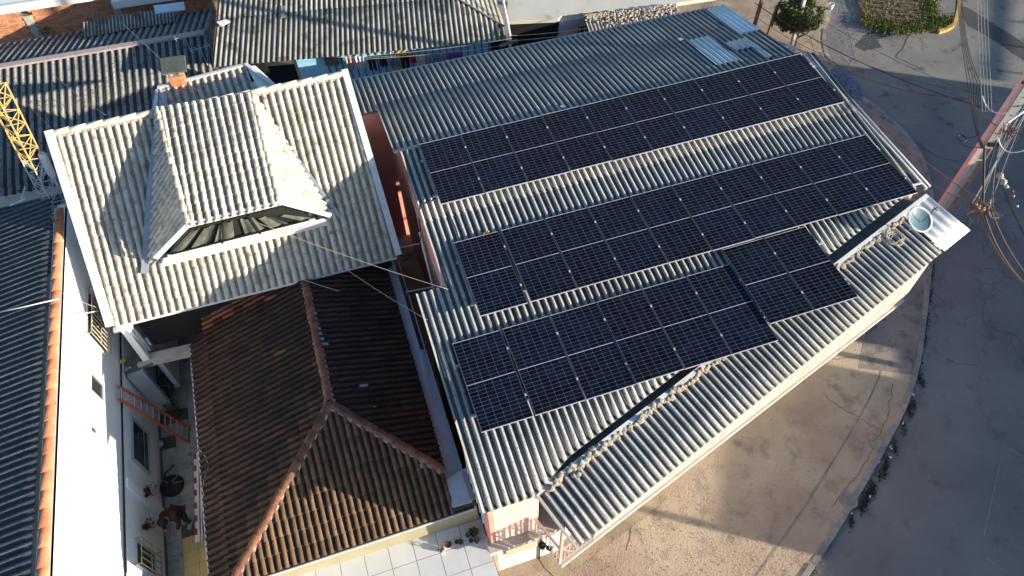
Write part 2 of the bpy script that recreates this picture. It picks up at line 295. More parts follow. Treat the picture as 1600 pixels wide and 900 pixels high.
# corrugated roof made of individual lapped sheets
def corr_roof(parent, m, O, U, V, u0, u1, vlo, vhi, sw=1.062, sl=2.2, pitch=0.177, amp=0.0265, name='roof_sheet', seg=8, lift=0.016, jit=0.006, u_anchor=None, special=None):
    O = V3(O); U = V3(U).normalized(); V = V3(V).normalized(); N = U.cross(V)
    if N.z < 0: N = -N
    vl = vlo if callable(vlo) else (lambda u: vlo); vh = vhi if callable(vhi) else (lambda u: vhi)
    ua = u_anchor if u_anchor is not None else u0
    i0 = math.floor((u0 - ua) / sw); out = []
    i = i0
    vtop = min(vl(u0), vl(u1), vl((u0 + u1) / 2))
    vmaxall = max(vh(u0), vh(u1), vh((u0 + u1) / 2))
    while ua + i * sw < u1 - 1e-4:
        a = max(u0, ua + i * sw); b = min(u1, ua + (i + 1) * sw)
        j = 0
        while vtop + j * sl < vmaxall - 1e-3:
            s0 = vtop + j * sl; s1 = s0 + sl + 0.10
            n = max(2, int(round((b - a) / pitch * seg)))
            us = [a + (b - a) * k / n for k in range(n + 1)]
            seg_pts = []
            ju = random.uniform(-jit, jit); jn = random.uniform(0, jit); tilt = random.uniform(-.004, .004)
            for u in us:
                lo = max(s0, vl(u)); hi = min(s1, vh(u))
                seg_pts.append((u, lo, hi))
            if not any(h - l > 0.03 for _, l, h in seg_pts): j += 1; continue
            mb = MB(); mb.smooth = True
            vs = []
            for (u, lo, hi) in seg_pts:
                hi = max(hi, lo)
                hgt = amp * (1 + cos(2 * pi * (u - ua) / pitch))
                for v in (lo, (lo + hi) / 2, hi):
                    t = (v - s0) / sl
                    z = hgt + lift * t + jn + tilt * (u - a)
                    vs.append(O + U * (u + ju) + V * v + N * z)
                vs.append(O + U * (u + ju) + V * hi + N * (hgt + lift * (hi - s0) / sl + jn - 0.009))
            fs = []; fmi = []
            for k in range(len(seg_pts) - 1):
                if seg_pts[k][2] - seg_pts[k][1] <= 0.005 and seg_pts[k + 1][2] - seg_pts[k + 1][1] <= 0.005: continue
                q = k * 4
                um = (seg_pts[k][0] + seg_pts[k + 1][0]) / 2
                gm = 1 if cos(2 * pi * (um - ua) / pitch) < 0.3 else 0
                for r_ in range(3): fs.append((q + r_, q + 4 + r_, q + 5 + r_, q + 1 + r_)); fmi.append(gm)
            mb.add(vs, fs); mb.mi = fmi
            mk = m
            if special:
                r = special(i - i0, j)
                if r: mk = r
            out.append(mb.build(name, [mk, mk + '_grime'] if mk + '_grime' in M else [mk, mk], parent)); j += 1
        i += 1
    return out

# barrel tile mesh, local frame: x across, y down the slope, z out
def tile_mesh(name, m, w, e, chan=0.42, rise=0.055, lap=0.045, lip=0.018):
    mb = MB(); mb.smooth = False
    L = e + lap; prof = [(0, 0.0), (w * chan * .5, -0.004), (w * chan, 0.0)]
    r0 = w * (1 - chan); 
    for k in range(1, 6):
        t = pi * k / 6
        prof.append((w * chan + r0 * (1 - cos(t)) / 2, rise * sin(t)))
    prof.append((w, 0.0))
    n = len(prof)
    vs = [(x, 0, z * 0.9) for x, z in prof] + [(x, L, z + lip) for x, z in prof] + [(x, L, z + lip - 0.014) for x, z in prof]
    fs = [(k, k + n, k + n + 1, k + 1) for k in range(n - 1)] + [(k + n, k + 2 * n, k + 2 * n + 1, k + n + 1) for k in range(n - 1)]
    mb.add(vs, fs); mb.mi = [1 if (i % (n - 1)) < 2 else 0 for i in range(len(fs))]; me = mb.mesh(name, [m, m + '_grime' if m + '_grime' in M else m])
    me.polygons.foreach_set('use_smooth', [i < n - 1 for i in range(len(me.polygons))])
    return me
class TileRoof:
    def __init__(s, parent, name='roof_tile', cap=298): s.parent = parent; s.c = []; s.name = name; s.cap = cap
    def plane(s, O, U, V, poly, w, e, me, alt=None, skip=None, u_off=0.0):
        O = V3(O); U = V3(U).normalized(); V = V3(V).normalized(); N = U.cross(V)
        flip = N.z < 0
        if flip: N = -N
        # convex polygon in (u,v); make ccw
        A = sum(poly[i][0] * poly[(i + 1) % len(poly)][1] - poly[(i + 1) % len(poly)][0] * poly[i][1] for i in range(len(poly)))
        if A < 0: poly = poly[::-1]
        def inside(p, tol=0.0):
            for i in range(len(poly)):
                a = poly[i]; b = poly[(i + 1) % len(poly)]
                d = (b[0] - a[0]) * (p[1] - a[1]) - (b[1] - a[1]) * (p[0] - a[0])
                if d < -tol * math.hypot(b[0] - a[0], b[1] - a[1]): return False
            return True
        us = [p[0] for p in poly]; vs = [p[1] for p in poly]
        u = min(us) + u_off - (w if u_off else 0)
        R = Matrix((( U.x, V.x, N.x, 0), (U.y, V.y, N.y, 0), (U.z, V.z, N.z, 0), (0, 0, 0, 1)))
        # rows start from the eave so that the eave is whole
        rows = int(math.ceil((max(vs) - min(vs)) / e))
        while u < max(us) - 1e-4:
            for r in range(rows):
                v = max(vs) - (r + 1) * e
                cs = [(u, v), (u + w, v), (u + w, v + e), (u, v + e)]
                if skip and skip(u + w / 2, v + e / 2): continue
                ins = [inside(c, 0.02) for c in cs]
                ctr = inside((u + w / 2, v + e / 2), 0.0)
                if not any(ins) and not ctr: continue
                mw = Matrix.Translation(O + U * (u + random.uniform(-.004, .004)) + V * (v + random.uniform(-.006, .006)) + N * (0.012 + random.uniform(0, .005))) @ R @ Matrix.Rotation(random.uniform(-.012, .012), 4, 'Z')
                mesh = alt(u, v, me) if alt else me
                s.c.append(((O + U * u + V * v - CPOS).length, mw, mesh, None if all(ins) else (O, U, V, N, poly), flip))
            u += w
    def finish(s, m_by_mesh):
        s.c.sort(key=lambda t: t[0])
        rest = {}
        for i, (d, mw, me, clip, flip) in enumerate(s.c):
            if clip:
                bm = bmesh.new(); bm.from_mesh(me); bm.transform(mw)
                O, U, V, N, poly = clip
                for k in range(len(poly)):
                    a = poly[k]; b = poly[(k + 1) % len(poly)]
                    pa = O + U * a[0] + V * a[1]; pb = O + U * b[0] + V * b[1]
                    ed = pb - pa
                    no = ed.cross(N).normalized()
                    cen = O + U * (sum(p[0] for p in poly) / len(poly)) + V * (sum(p[1] for p in poly) / len(poly))
                    if (cen - pa).dot(no) > 0: no = -no
                    off = 0.035 if abs(a[1] - b[1]) < 1e-6 else 0.0
                    bmesh.ops.bisect_plane(bm, geom=bm.verts[:] + bm.edges[:] + bm.faces[:], plane_co=pa + no * off, plane_no=no, clear_outer=True)
                if len(bm.faces) == 0: bm.free(); continue
                if i < s.cap:
                    org = ORG[s.parent.name]; bm.transform(Matrix.Translation(-org))
                    m2 = bpy.data.meshes.new(s.name); bm.to_mesh(m2); [m2.materials.append(q) for q in me.materials] if not m2.materials else None
                    o = bpy.data.objects.new(s.name, m2); COL.objects.link(o); o.parent = s.parent
                else:
                    mb = rest.setdefault(me.materials[0].name, (MB(), me.materials[:]))[0]
                    bm.verts.index_update(); mis = [f.material_index for f in bm.faces]; mb.add([v.co.copy() for v in bm.verts], [tuple(v.index for v in f.verts) for f in bm.faces]); mb.mi[-len(mis):] = mis
                bm.free()
            elif i < s.cap:
                inst(s.name, me, s.parent, mw)
            else:
                mb = rest.setdefault(me.materials[0].name, (MB(), me.materials[:]))[0]
                mis = [p.material_index for p in me.polygons]; mb.add([mw @ v.co for v in me.vertices], [tuple(p.vertices) for p in me.polygons]); mb.mi[-len(mis):] = mis
        if rest:
            big = MB(); mats = []
            for nm, (mb, m_) in rest.items():
                k0 = len(mats); big.add(mb.v, mb.f); big.mi[-len(mb.mi):] = [k0 + q for q in mb.mi]; mats += m_
            org = ORG[s.parent.name]; me = bpy.data.meshes.new(s.name + '_field'); me.from_pydata([tuple(p - org) for p in big.v], [], big.f)
            for m_ in mats: me.materials.append(m_)
            me.polygons.foreach_set('material_index', big.mi); me.update()
            o = bpy.data.objects.new(s.name + '_field', me); COL.objects.link(o); o.parent = s.parent; o['kind'] = 'stuff'
def caps(parent, m, p, q, r=0.10, L=0.36, name='ridge_tile', bed='mortar', n=7, jitter=0.008, flat=0.8):
    p = V3(p); q = V3(q); d = q - p; T = d.length; d.normalize(); side = d.cross(V3((0, 0, 1))).normalized(); up = side.cross(d)
    k = max(1, int(round(T / L))); L = T / k
    if bed:
        b = MB(); nn = 24; rr = random.Random(3)
        for s_ in (-1, 1):
            pts = []
            for i in range(nn + 1):
                c = p + d * (T * i / nn); wv = r * rr.uniform(1.0, 1.4)
                pts.append((c + side * s_ * wv - up * 0.05, c + side * s_ * r * 0.6 + up * 0.028))
            b = MB()
            for i in range(nn): b.quad(pts[i][0], pts[i + 1][0], pts[i + 1][1], pts[i][1])
            b.build('mortar_bed', bed, parent)
    for i in range(k):
        mb = MB(); mb.smooth = True
        a = p + d * (i * L - 0.03); c = p + d * ((i + 1) * L + 0.01)
        j = side * random.uniform(-jitter, jitter)
        r0 = r * 0.90; r1 = r * 1.08
        vs = []
        for (c_, rr_, z0) in ((a, r0, 0.0), (c, r1, 0.02), (c, r1 - .016, 0.008)):
            for t in range(n):
                th = pi * t / (n - 1)
                vs.append(c_ + j + side * cos(th) * rr_ + up * (sin(th) * rr_ * flat + z0))
        fs = [(t, t + 1, n + t + 1, n + t) for t in range(n - 1)] + [(n + t, n + t + 1, 2 * n + t + 1, 2 * n + t) for t in range(n - 1)]
        mb.add(vs, fs); mb.build(name, m, parent)

# =================================================================== GROUND
b = MB(); b.quad((-200, -200, -.05), (260, -200, -.05), (260, 260, -.05), (-200, 260, -.05)); struct('ground', b, 'dirt')
b = MB(); b.quad((5, -90, 0), (120, -90, 0), (120, 120, 0), (5, 120, 0)); struct('asphalt_road', b, 'asphalt')
KERB = [(21.6, 14), (20.9, 9.6), (19.7, 7.9), (18.9, 6.6), (18.6, 5.0), (18.62, 3.68), (18.85, 2.4), (18.98, 1.3), (18.77, -0.14), (18.35, -1.1), (17.75, -2.2), (16.9, -3.3), (16.13, -4.3), (14.64, -6.03),
        (13.26, -7.58), (12.16, -8.6), (10.93, -9.49), (9.27, -10.54), (7.31, -11.72), (5.6, -12.65), (2.5, -14.4), (-2, -16.5), (-8, -19), (-20, -23)]
def smooth_poly(P, n=4):
    out = []
    for i in range(len(P) - 1):
        p0 = P[max(i - 1, 0)]; p1 = P[i]; p2 = P[i + 1]; p3 = P[min(i + 2, len(P) - 1)]
        for k in range(n):
            t = k / n
            out.append(tuple(0.5 * ((2 * p1[j]) + (-p0[j] + p2[j]) * t + (2 * p0[j] - 5 * p1[j] + 4 * p2[j] - p3[j]) * t * t + (-p0[j] + 3 * p1[j] - 3 * p2[j] + p3[j]) * t ** 3) for j in range(2)))
    out.append(P[-1]); return out
KS = smooth_poly(KERB)
lot = [p for p in KS] + [(-60, -40), (-60, 40), (21.6, 40)]
b = MB(); b.prism(lot, -0.02, 0.10); struct('earth_lot', b, 'dirt')
def sheet(name, poly, z, m):
    b = MB(); b.add([(p[0], p[1], z) for p in poly], [tuple(range(len(poly)))]); return struct(name, b, m)
def inset(P, d):
    out = []
    for i, p in enumerate(P):
        a = V3((*P[max(i - 1, 0)], 0)); c = V3((*P[min(i + 1, len(P) - 1)], 0)); t = (c - a).normalized()
        n = V3((t.y, -t.x, 0)); out.append((p[0] - (-n.x) * d * 1, p[1] - (-n.y) * d * 1))
    return out
# the inner side of the kerb line lies to its right when walking from north to south-west
def off(P, d):
    out = []
    for i, p in enumerate(P):
        a = P[max(i - 1, 0)]; c = P[min(i + 1, len(P) - 1)]; tx, ty = c[0] - a[0], c[1] - a[1]; l = math.hypot(tx, ty)
        out.append((p[0] + ty / l * d, p[1] - tx / l * d))
    return out
inner = off(KS, 0.17)
# kerb as separate stones
kb = thing('kerb', None, None, (16, -4, 0), kind='structure')
acc = 0; i = 0; start = 8
pts = KS[start:-8]; ins_ = off(KS, 0.15)[start:-8]
cur = [0]
def lerp2(a, c, t): return (a[0] + (c[0] - a[0]) * t, a[1] + (c[1] - a[1]) * t)
fine_o, fine_i = [], []
for k in range(len(pts) - 1):
    for t in range(4): fine_o.append(lerp2(pts[k], pts[k + 1], t / 4)); fine_i.append(lerp2(ins_[k], ins_[k + 1], t / 4))
k = 0
while k < len(fine_o) - 2:
    L = 0; j = k
    while j < len(fine_o) - 1 and L < 0.8:
        L += math.hypot(fine_o[j + 1][0] - fine_o[j][0], fine_o[j + 1][1] - fine_o[j][1]); j += 1
    a, c, d, e = fine_o[k], fine_o[j], fine_i[j], fine_i[k]
    g = 0.03
    a2 = lerp2(a, c, g); c2 = lerp2(a, c, 1 - g); e2 = lerp2(e, d, g); d2 = lerp2(e, d, 1 - g)
    if random.random() > 0.06:
        mb = MB(); h = 0.125 + random.uniform(-.018, .012); dx = random.uniform(-.015, .015)
        mb.prism([(p[0] + dx, p[1] + dx) for p in (a2, c2, d2, e2)], 0.002, h); mb.build('kerb_stone', 'kerb', kb)
    k = j
# sidewalk inside the kerb (upper part broken concrete)
side = [p for p in inner if -8.2 < p[1] < 6.0 and p[0] > 12.2]
b = MB(); sheet('sidewalk', side + [(11.2, -7.3), (12.4, -6.0), (12.3, 3.0), (12.8, 5.0), (16.6, 6.3)], 0.104, 'sidewalk')
sheet('gravel_verge', [(12.0, 5.2), (16.6, 6.3), (18.4, 5.2), (18.75, 6.4), (19.6, 7.95), (20.8, 9.7), (21.4, 14), (21.4, 22), (11.0, 20), (11.5, 9)], 0.108, 'dirt_tan')
# path line of darker cracked concrete near the kerb at the bottom
P2 = [p for p in off(KS, 0.97) if -12.0 < p[1] < -5.5]
P3 = [p for p in off(KS, 1.02) if -12.0 < p[1] < -5.5]
sheet('kerb_side_groove', P2 + P3[::-1], 0.1035, 'sidewalk')
b = MB(); Pw0 = [p for p in inner if -12.4 < p[1] < -8.4]; Pw1 = [p for p in off(KS, 0.94) if -12.4 < p[1] < -8.4]

for q in [(1368, 692), (1325, 780)]:
    c = at(*q, 0.1); rr = random.Random(q[0])
    sheet('concrete_patch', [(c.x + cos(t * pi / 5) * .22 * rr.uniform(.8, 1.3), c.y + sin(t * pi / 5) * .3 * rr.uniform(.8, 1.2)) for t in range(10)], 0.109, 'sidewalk')
# footing strip of pale concrete along the pink building
sheet('footing_strip', [tuple(at(*q, 0.1)[:2]) for q in [(852, 888), (840, 870), (1020, 760), (1042, 776), (1030, 790), (905, 885), (870, 905)]], 0.112, 'dirt_tan')
# upper road: asphalt with sunlight painted in as a paler tone, and patches
sheet('sunlit_road_surface', [tuple(at(*q, 0)[:2]) for q in [(1335, 90), (1300, 135), (1345, 185), (1500, 200), (1600, 190), (1750, 120), (1750, -60), (1300, -60)]], 0.004, 'asphalt_pale')
sheet('road_patch', [tuple(at(*q, 0)[:2]) for q in [(1497, 8), (1512, 12), (1640, 92), (1640, 120), (1590, 88), (1540, 55), (1512, 40)]], 0.008, 'asphalt_patch')
sheet('road_puddle_stain', [tuple(at(*q, 0)[:2]) for q in [(1335, 72), (1350, 55), (1378, 42), (1393, 45), (1392, 56), (1370, 62), (1378, 74), (1350, 80)]], 0.008, 'asphalt_patch')
sheet('road_patch_lower', [tuple(at(*q, 0)[:2]) for q in [(1568, 695), (1640, 735), (1640, 900), (1560, 870), (1535, 840)]], 0.004, 'asphalt')
b = MB()
for (x0, y0, x1, y1) in [(1568, 697, 1537, 838), (1568, 697, 1640, 735), (1540, 872, 1580, 899)]:
    p = at(x0, y0, 0); q = at(x1, y1, 0); p.z = q.z = 0.007; b.beam(p, q, 0.035, 0.004)
struct('road_patch_seam', b, 'kerb')
# cracks in the asphalt as thin dark strips
b = MB(); rr = random.Random(5)
for _ in range(26):
    x, y = rr.uniform(1460, 1600), rr.uniform(330, 560); a = rr.uniform(0, 6.28)
    p = at(x, y, 0); p.z = 0.006
    for k in range(rr.randint(4, 8)):
        a += rr.uniform(-.9, .9); q = p + V3((cos(a), sin(a), 0)) * rr.uniform(.12, .28); b.beam(p, q, 0.008, 0.003); p = q
for path in [[(1350, 222), (1400, 225), (1440, 232), (1475, 248), (1500, 252), (1520, 244)], [(1315, 120), (1350, 165), (1375, 195), (1420, 215)], [(1490, 40), (1425, 50), (1400, 90), (1445, 110)]]:
    pp = [at(*q, 0) for q in path]
    for a_, b_ in zip(pp, pp[1:]):
        n_ = 6; pr_ = a_.copy(); pr_.z = .01
        for k in range(1, n_ + 1):
            q = a_.lerp(b_, k / n_) + V3((rr.uniform(-.05, .05), rr.uniform(-.05, .05), 0)); q.z = .01; b.beam(pr_, q, 0.02, 0.003); pr_ = q
struct('road_cracks', b, 'asphalt_patch')
b = MB()
for path in [[(1285, 615), (1320, 640), (1345, 655), (1375, 670)], [(980, 860), (985, 830), (975, 800)], [(1395, 600), (1390, 640), (1378, 668), (1362, 705), (1335, 750), (1300, 790)], [(1250, 560), (1330, 560), (1390, 545)], [(1265, 590), (1220, 560)]]:
    pp = [at(*q, 0.1) for q in path]
    for a_, b_ in zip(pp, pp[1:]):
        n_ = 7; pr_ = a_.copy(); pr_.z = .103
        for k in range(1, n_ + 1):
            q = a_.lerp(b_, k / n_) + V3((rr.uniform(-.05, .05), rr.uniform(-.05, .05), 0)); q.z = .103; b.beam(pr_, q, 0.014, 0.004); pr_ = q
struct('earth_cracks', b, 'bark')
# loose grit and pebbles (nobody could count it)
b = MB(); rr = random.Random(9)
for _ in range(1500):
    x = rr.uniform(880, 1300); y = rr.uniform(640, 900)
    p = at(x, y, 0.1); b.rock((p.x, p.y, 0.105), rr.uniform(.005, .017), rr.random())
for _ in range(900):
    x = rr.uniform(1240, 1360); y = rr.uniform(-10, 100); p = at(x, y, 0.11); b.rock((p.x, p.y, 0.115), rr.uniform(.008, .022), rr.random())
o = struct('grit', b, 'dirt_tan'); o['kind'] = 'stuff'; o['label'] = 'loose pale grit scattered over the bare earth lot'; o['category'] = 'grit'
b = MB()
for _ in range(1300):
    a = rr.uniform(0, 6.28); r = sqrt(rr.random()); c = at(1322, 132, 0.1); p = c + V3((cos(a) * r * .45, sin(a) * r * 1.0, 0))
    b.rock((p.x, p.y, 0.11 + .13 * (1 - r)), rr.uniform(.02, .045), rr.random())
tag(b.build('gravel_heap', 'bluegravel'), 'low heap of blue grey gravel beside the kerb at the roof corner', 'gravel', kind='stuff')
# garden patch top right
gp = [tuple(at(*q, 0)[:2]) for q in [(1335, -60), (1340, 10), (1352, 33), (1395, 46), (1440, 52), (1470, 50), (1488, 42), (1496, 25), (1499, -60)]]
b = MB(); b.prism(gp, 0.0, 0.12); struct('garden_bed', b, 'soilred')
sheet('garden_bed_path', [tuple(at(*q, 0)[:2]) for q in [(1462, -20), (1462, 25), (1475, 40), (1490, 30), (1492, -20)]], 0.126, 'asphalt_pale')
def blades(name, pts_fn, n, h, m, label, cat, wdt=0.02, seed=1):
    rr = random.Random(seed); b = MB()
    for _ in range(n):
        p = pts_fn(rr); a = rr.uniform(0, 6.28); hh = h * rr.uniform(.4, 1.2); l = V3((cos(a), sin(a), 0)); t = V3((rr.uniform(-1, 1), rr.uniform(-1, 1), 0)) * hh * .6
        b.add([p - l * wdt, p + l * wdt, p + t + V3((0, 0, hh))], [(0, 1, 2)])
    return tag(b.build(name, m), label, cat, kind='stuff')
def gpt(rr):
    k = rr.random()
    if k < .55: q = (rr.uniform(1345, 1490), 0); q = (q[0], 30 + 16 * sin((q[0] - 1340) / 150 * pi) * .9 + rr.gauss(0, 5))
    elif k < .8: q = (rr.gauss(1455, 6), rr.uniform(-15, 45))
    else: q = (rr.uniform(1345, 1455), rr.uniform(-15, 40))
    return at(*q, .12)
blades('grass_patch', gpt, 4200, 0.11, 'leafy', 'yellow green grass growing over the garden bed', 'grass', 0.03, 2)
def kpt(rr):
    k = rr.randrange(len(clump)); c = clump[k]; p = at(c[0] + rr.gauss(0, 2.2), c[1] + rr.gauss(0, 7), 0.0); return V3((p.x, p.y, 0.01))
clump = [(1427, 632), (1421, 645), (1412, 668), (1398, 700), (1385, 722), (1382, 735), (1376, 742), (1366, 762), (1362, 768), (1356, 776), (1352, 785), (1346, 792), (1330, 815), (1435, 585), (1438, 560), (1441, 600), (1296, 842), (1270, 890), (1447, 500), (1444, 530), (1452, 460), (1456, 425)]
blades('kerb_weeds', kpt, 1900, 0.06, 'weed', 'low green weeds growing along the foot of the kerb', 'weeds', 0.022, 4)
rr = random.Random(21)
for q in [(1426, 616), (1409, 661), (1393, 700), (1392, 716), (1373, 722), (1357, 776), (1328, 803), (1243, 697)]:
    p = at(*q, 0.02); b = MB(); b.add([p + V3((rr.uniform(-.07, .07), rr.uniform(-.07, .07), rr.uniform(0, .05))) for _ in range(5)], [(0, 1, 2), (0, 2, 3), (0, 3, 4)])
    b.build('paper_scrap', 'white', None, {616: 'largest white paper scrap, at the kerb nearest the strip roof', 661: 'white paper scrap in the kerb weeds, second from the top', 700: 'white scrap at the kerb, third from the top', 716: 'white scrap in the kerb weeds just above the longest clump', 722: 'white scrap on the earth side of the kerb', 776: 'white scrap in the lower kerb weeds', 803: 'lowest white scrap along the kerb', 697: 'lone white paper scrap on the bare earth lot'}[q[1]], 'litter', 'white litter scraps along the kerb')
# yellow kerb round the garden bed
b = MB(); yk = [at(*q, 0.06) for q in [(1466, 50), (1478, 47), (1488, 41), (1494, 30), (1497, 15), (1498, -20)]]
for a_, c_ in zip(yk, yk[1:]): b.beam(a_, c_, 0.16, 0.16)
b.build('garden_edging', 'yellowpaint', None, 'worn yellow edging round the corner of the garden bed', 'edging')
p = at(1297, 14, 0.1); b = MB(); b.lathe(p, [(0.0, 0), (.09, 0), (.12, .26), (.10, .26), (.08, .04), (0, .04)], 14); b.smooth = True
b.build('white_bucket', 'white', None, 'small white bucket standing on the gravel below the garden bed', 'bucket')

# =================================================================== PINK BUILDING
PK = thing('pink_building', 'salmon pink two storey building under a broad grey corrugated roof with solar panels', 'building', (5, -4, 0))
FO = (0, 0, 6.2); kf = 0.0875; kb_ = 0.22
nf = sqrt(1 + kf * kf); nb = sqrt(1 + kb_ * kb_)
DIAG = lambda u: (9.76 + (5.46 - 9.76) * (u + .14) / (12.10 + .14) - .22 * min(1, max(0, (u + .1) / .9))) * nf if u > -0.14 else 9.76 * nf
# front slope, left notch and main field
corr_roof(PK, 'fibro', FO, (1, 0, 0), (0, -1, -kf), -0.53, 12.02, -0.02, DIAG, u_anchor=-0.53, sl=2.42)
corr_roof(PK, 'fibro', FO, (1, 0, 0), (0, -1, -kf), -1.238, -0.53, 4.42 * nf, lambda u: 9.76 * nf, u_anchor=-1.238, sl=2.65)
# back slope
def spc(i, j):
    return None
corr_roof(PK, 'fibro', FO, (1, 0, 0), (0, 1, -kb_), -0.70, 11.50, -0.02, lambda u: (4.74 - .44 * (u + .7) / 12.3) * nb, u_anchor=-0.70, sl=2.7)
corr_roof(PK, 'fibro', FO, (1, 0, 0), (0, 1, -kb_), -1.232, -0.70, 2.44 * nb, lambda u: 4.76 * nb, u_anchor=-1.232, sl=2.7)
# pale translucent / metal replacement sheets on the back slope
def backp(u, y, lift=0.0): return V3((u, y, 6.2 - kb_ * y + lift))
corr_roof(PK, 'translucent', backp(0, 0, 0.045), (1, 0, 0), (0, 1, -kb_), 9.10, 9.81, 0.50, 2.40, sl=3, sw=0.71, u_anchor=9.10, name='repair_sheet')
corr_roof(PK, 'metal_sheet', backp(0, 0, 0.05), (1, 0, 0), (0, 1, -kb_), 10.05, 10.58, 1.10, 1.75, sl=3, sw=.531, u_anchor=10.05, name='repair_sheet')
corr_roof(PK, 'metal_sheet', backp(0, 0, 0.055), (1, 0, 0), (0, 1, -kb_), 10.58, 10.83, 0.25, 1.75, sl=3, sw=.25, u_anchor=10.58, name='repair_sheet')
corr_roof(PK, 'translucent', backp(0, 0, 0.03), (1, 0, 0), (0, 1, -kb_), 10.80, 11.50, 2.10, 4.35, sl=3, sw=.71, u_anchor=10.80, name='repair_sheet')
# ridge capping, side rolls and rear gutter
b = MB(); b.smooth = True
b.tube([(-.7, .02, 6.235), (11.6, .02, 6.235)], 0.05, 8); b.build('ridge_capping', 'fibro', PK)
b = MB(); b.beam((-1.2, 4.79, 5.13), (11.5, 4.33, 5.24), 0.07, 0.05); b.build('rear_gutter_edge', 'trim', PK)
b = MB(); b.smooth = True; b.tube([(11.74, 0.0, 6.20), (12.14, -5.40, 5.74)], 0.055, 8); b.build('verge_roll', 'fibro', PK)
b = MB(); b.smooth = True; b.tube([(11.9, 0.05, 6.19), (12.30, -5.36, 5.72)], 0.04, 8)
b.tube([(11.9, 0.05, 6.19), (11.80, .5, 6.08), (11.6, 1.1, 5.95)], 0.04, 8); b.build('verge_rail', 'alu', PK)
b = MB(); b.beam((11.80, .02, 6.12), (12.2, -5.38, 5.66), .14, .02); b.build('verge_gutter', 'valleydark', PK)
# walls
b = MB()
def wall(b, p, q, z0, z1, th=0.14, side=1, mi=0):
    p = V3((*p, 0)); q = V3((*q, 0)); d = (q - p).normalized(); n = V3((-d.y, d.x, 0)) * side * th
    z1a, z1b = (z1 if isinstance(z1, tuple) else (z1, z1))
    v = [V3((p.x, p.y, z0)), V3((q.x, q.y, z0)), V3((q.x, q.y, z1b)), V3((p.x, p.y, z1a))]
    v += [x + n for x in v]
    b.add(v, [(0, 1, 2, 3), (7, 6, 5, 4), (0, 4, 5, 1), (1, 5, 6, 2), (2, 6, 7, 3), (3, 7, 4, 0)], mi)
wall(b, (-.50, 2.30), (-.50, -4.5), 0, (5.62, 5.72), side=1)
b.build('side_wall', 'pink', PK)
b = MB(); wall(b, (-1.16, 2.46), (-.50, 2.46), 0, 5.60, side=1); wall(b, (-1.16, 2.62), (-1.16, 4.6), 0, 5.0, side=-1); b.build('alley_end_wall', 'pink', PK)
b = MB(); wall(b, (-1.12, -4.52), (-1.12, -9.5), 0, (5.70, 5.26), side=1); wall(b, (-1.12, -4.50), (-.5, -4.50), 0, 5.70, side=-1)
b.build('side_wall', 'pink', PK)
b = MB(); wall(b, (-.98, -9.5), (0.05, -9.5), 2.5, 5.25, side=1, th=.14); b.build('front_wall', 'sunlitpinkwall', PK)  # same pink wall, coloured paler for the strong sun on it
b = MB(); wall(b, (-.98, -9.5), (0.65, -9.5), 0, 2.30, th=.14); b.build('ground_floor_wall', 'stained', PK)
b = MB(); wall(b, (0.0, 4.6), (11.4, 4.15), 0, 5.05, side=-1); wall(b, (11.4, 4.1), (11.6, 0), 0, (5.1, 6.0), side=-1); wall(b, (11.6, 0), (12.1, -5.2), 0, (6.0, 5.55), side=-1)
b.build('rear_wall', 'pink', PK)
b = MB(); b.prism([(-1.2, -9.72), (.35, -9.72), (12.0, -6.2), (12.0, -5.8), (-1.2, -9.3)], 2.30, 2.5); b.build('floor_slab', 'pinktrim', PK)
# openings on the left wall
for (y0, y1, z0, z1) in [(-3.9, -2.9, 3.9, 5.0), (-1.2, -.5, 3.9, 5.0)]:
    b = MB(); b.box((-.53, y0, z0), (-.495, y1, z1)); f = b.build('window_frame', 'trim', PK)
    b = MB(); b.box((-.54, y0 + .07, z0 + .07), (-.53, y1 - .07, z1 - .07)); b.build('pane', 'darkglass', f)
b = MB(); b.box((-1.17, -9.35, 3.5), (-1.125, -8.1, 4.7)); f = b.build('window_frame', 'gutter', PK)
for k in range(6):
    b = MB(); b.beam((-1.185, -9.3 + k * .24, 3.5), (-1.185, -9.3 + k * .24, 4.7), .03, .03); b.build('window_bar', 'gutter', f)
# cream louvre in the ground-floor wall
b = MB(); b.box((-.78, -9.54, 1.35), (.02, -9.51, 1.95)); f = b.build('louvre_window', 'cream', PK)
for k in range(6):
    b = MB(); b.box((-.78, -9.58, 1.37 + k * .1), (.02, -9.53, 1.41 + k * .1)); b.build('louvre_slat', 'cream', f)
b = MB(); b.tube([(.10, -9.53, 0), (.10, -9.53, 2.3)], .02, 6); b.build('drain_pipe', 'cable', PK)
# balcony roof (strip roof) along the street front
TL = at(836, 773, 5.22); TR = at(1447, 307, 5.66); BL = at(894, 862, 5.02); BR = at(1507, 367, 5.46)
sU = (TR - TL); sL = sU.length; sU.normalize(); dn = (BL - TL + BR - TR) / 2; dn = (dn - sU * dn.dot(sU)); sV = dn.normalized(); sW = dn.length
su_off = (BL - TL).dot(sU)
corr_roof(PK, 'fibro', TL, sU, sV, 0.10, sL - 1.05, 0.10, sW, u_anchor=0.0, sl=2.4, jit=.004, name='balcony_roof_sheet')
corr_roof(PK, 'metal_sheet', TL + V3((0, 0, .03)), sU, sV, sL - 1.05, sL - 0.0, 0.0, sW + .02, u_anchor=sL - 1.05, sl=2.4, sw=1.1, pitch=.26, amp=.016, name='balcony_roof_sheet')
sN = sU.cross(sV); sN = -sN if sN.z < 0 else sN
b = MB(); b.obox(TL - sV * .05 - sN * .25, sU * (sL - .0), sV * .10, sN * .33); b.build('parapet', 'trim', PK)
b = MB(); b.obox(TL - sN * .06, sU * .05, sV * (sW + .02), sN * .12); b.build('roof_end_board', 'pinktrim', PK)
b = MB()
g0 = TL - sV * .05 - sN * .3
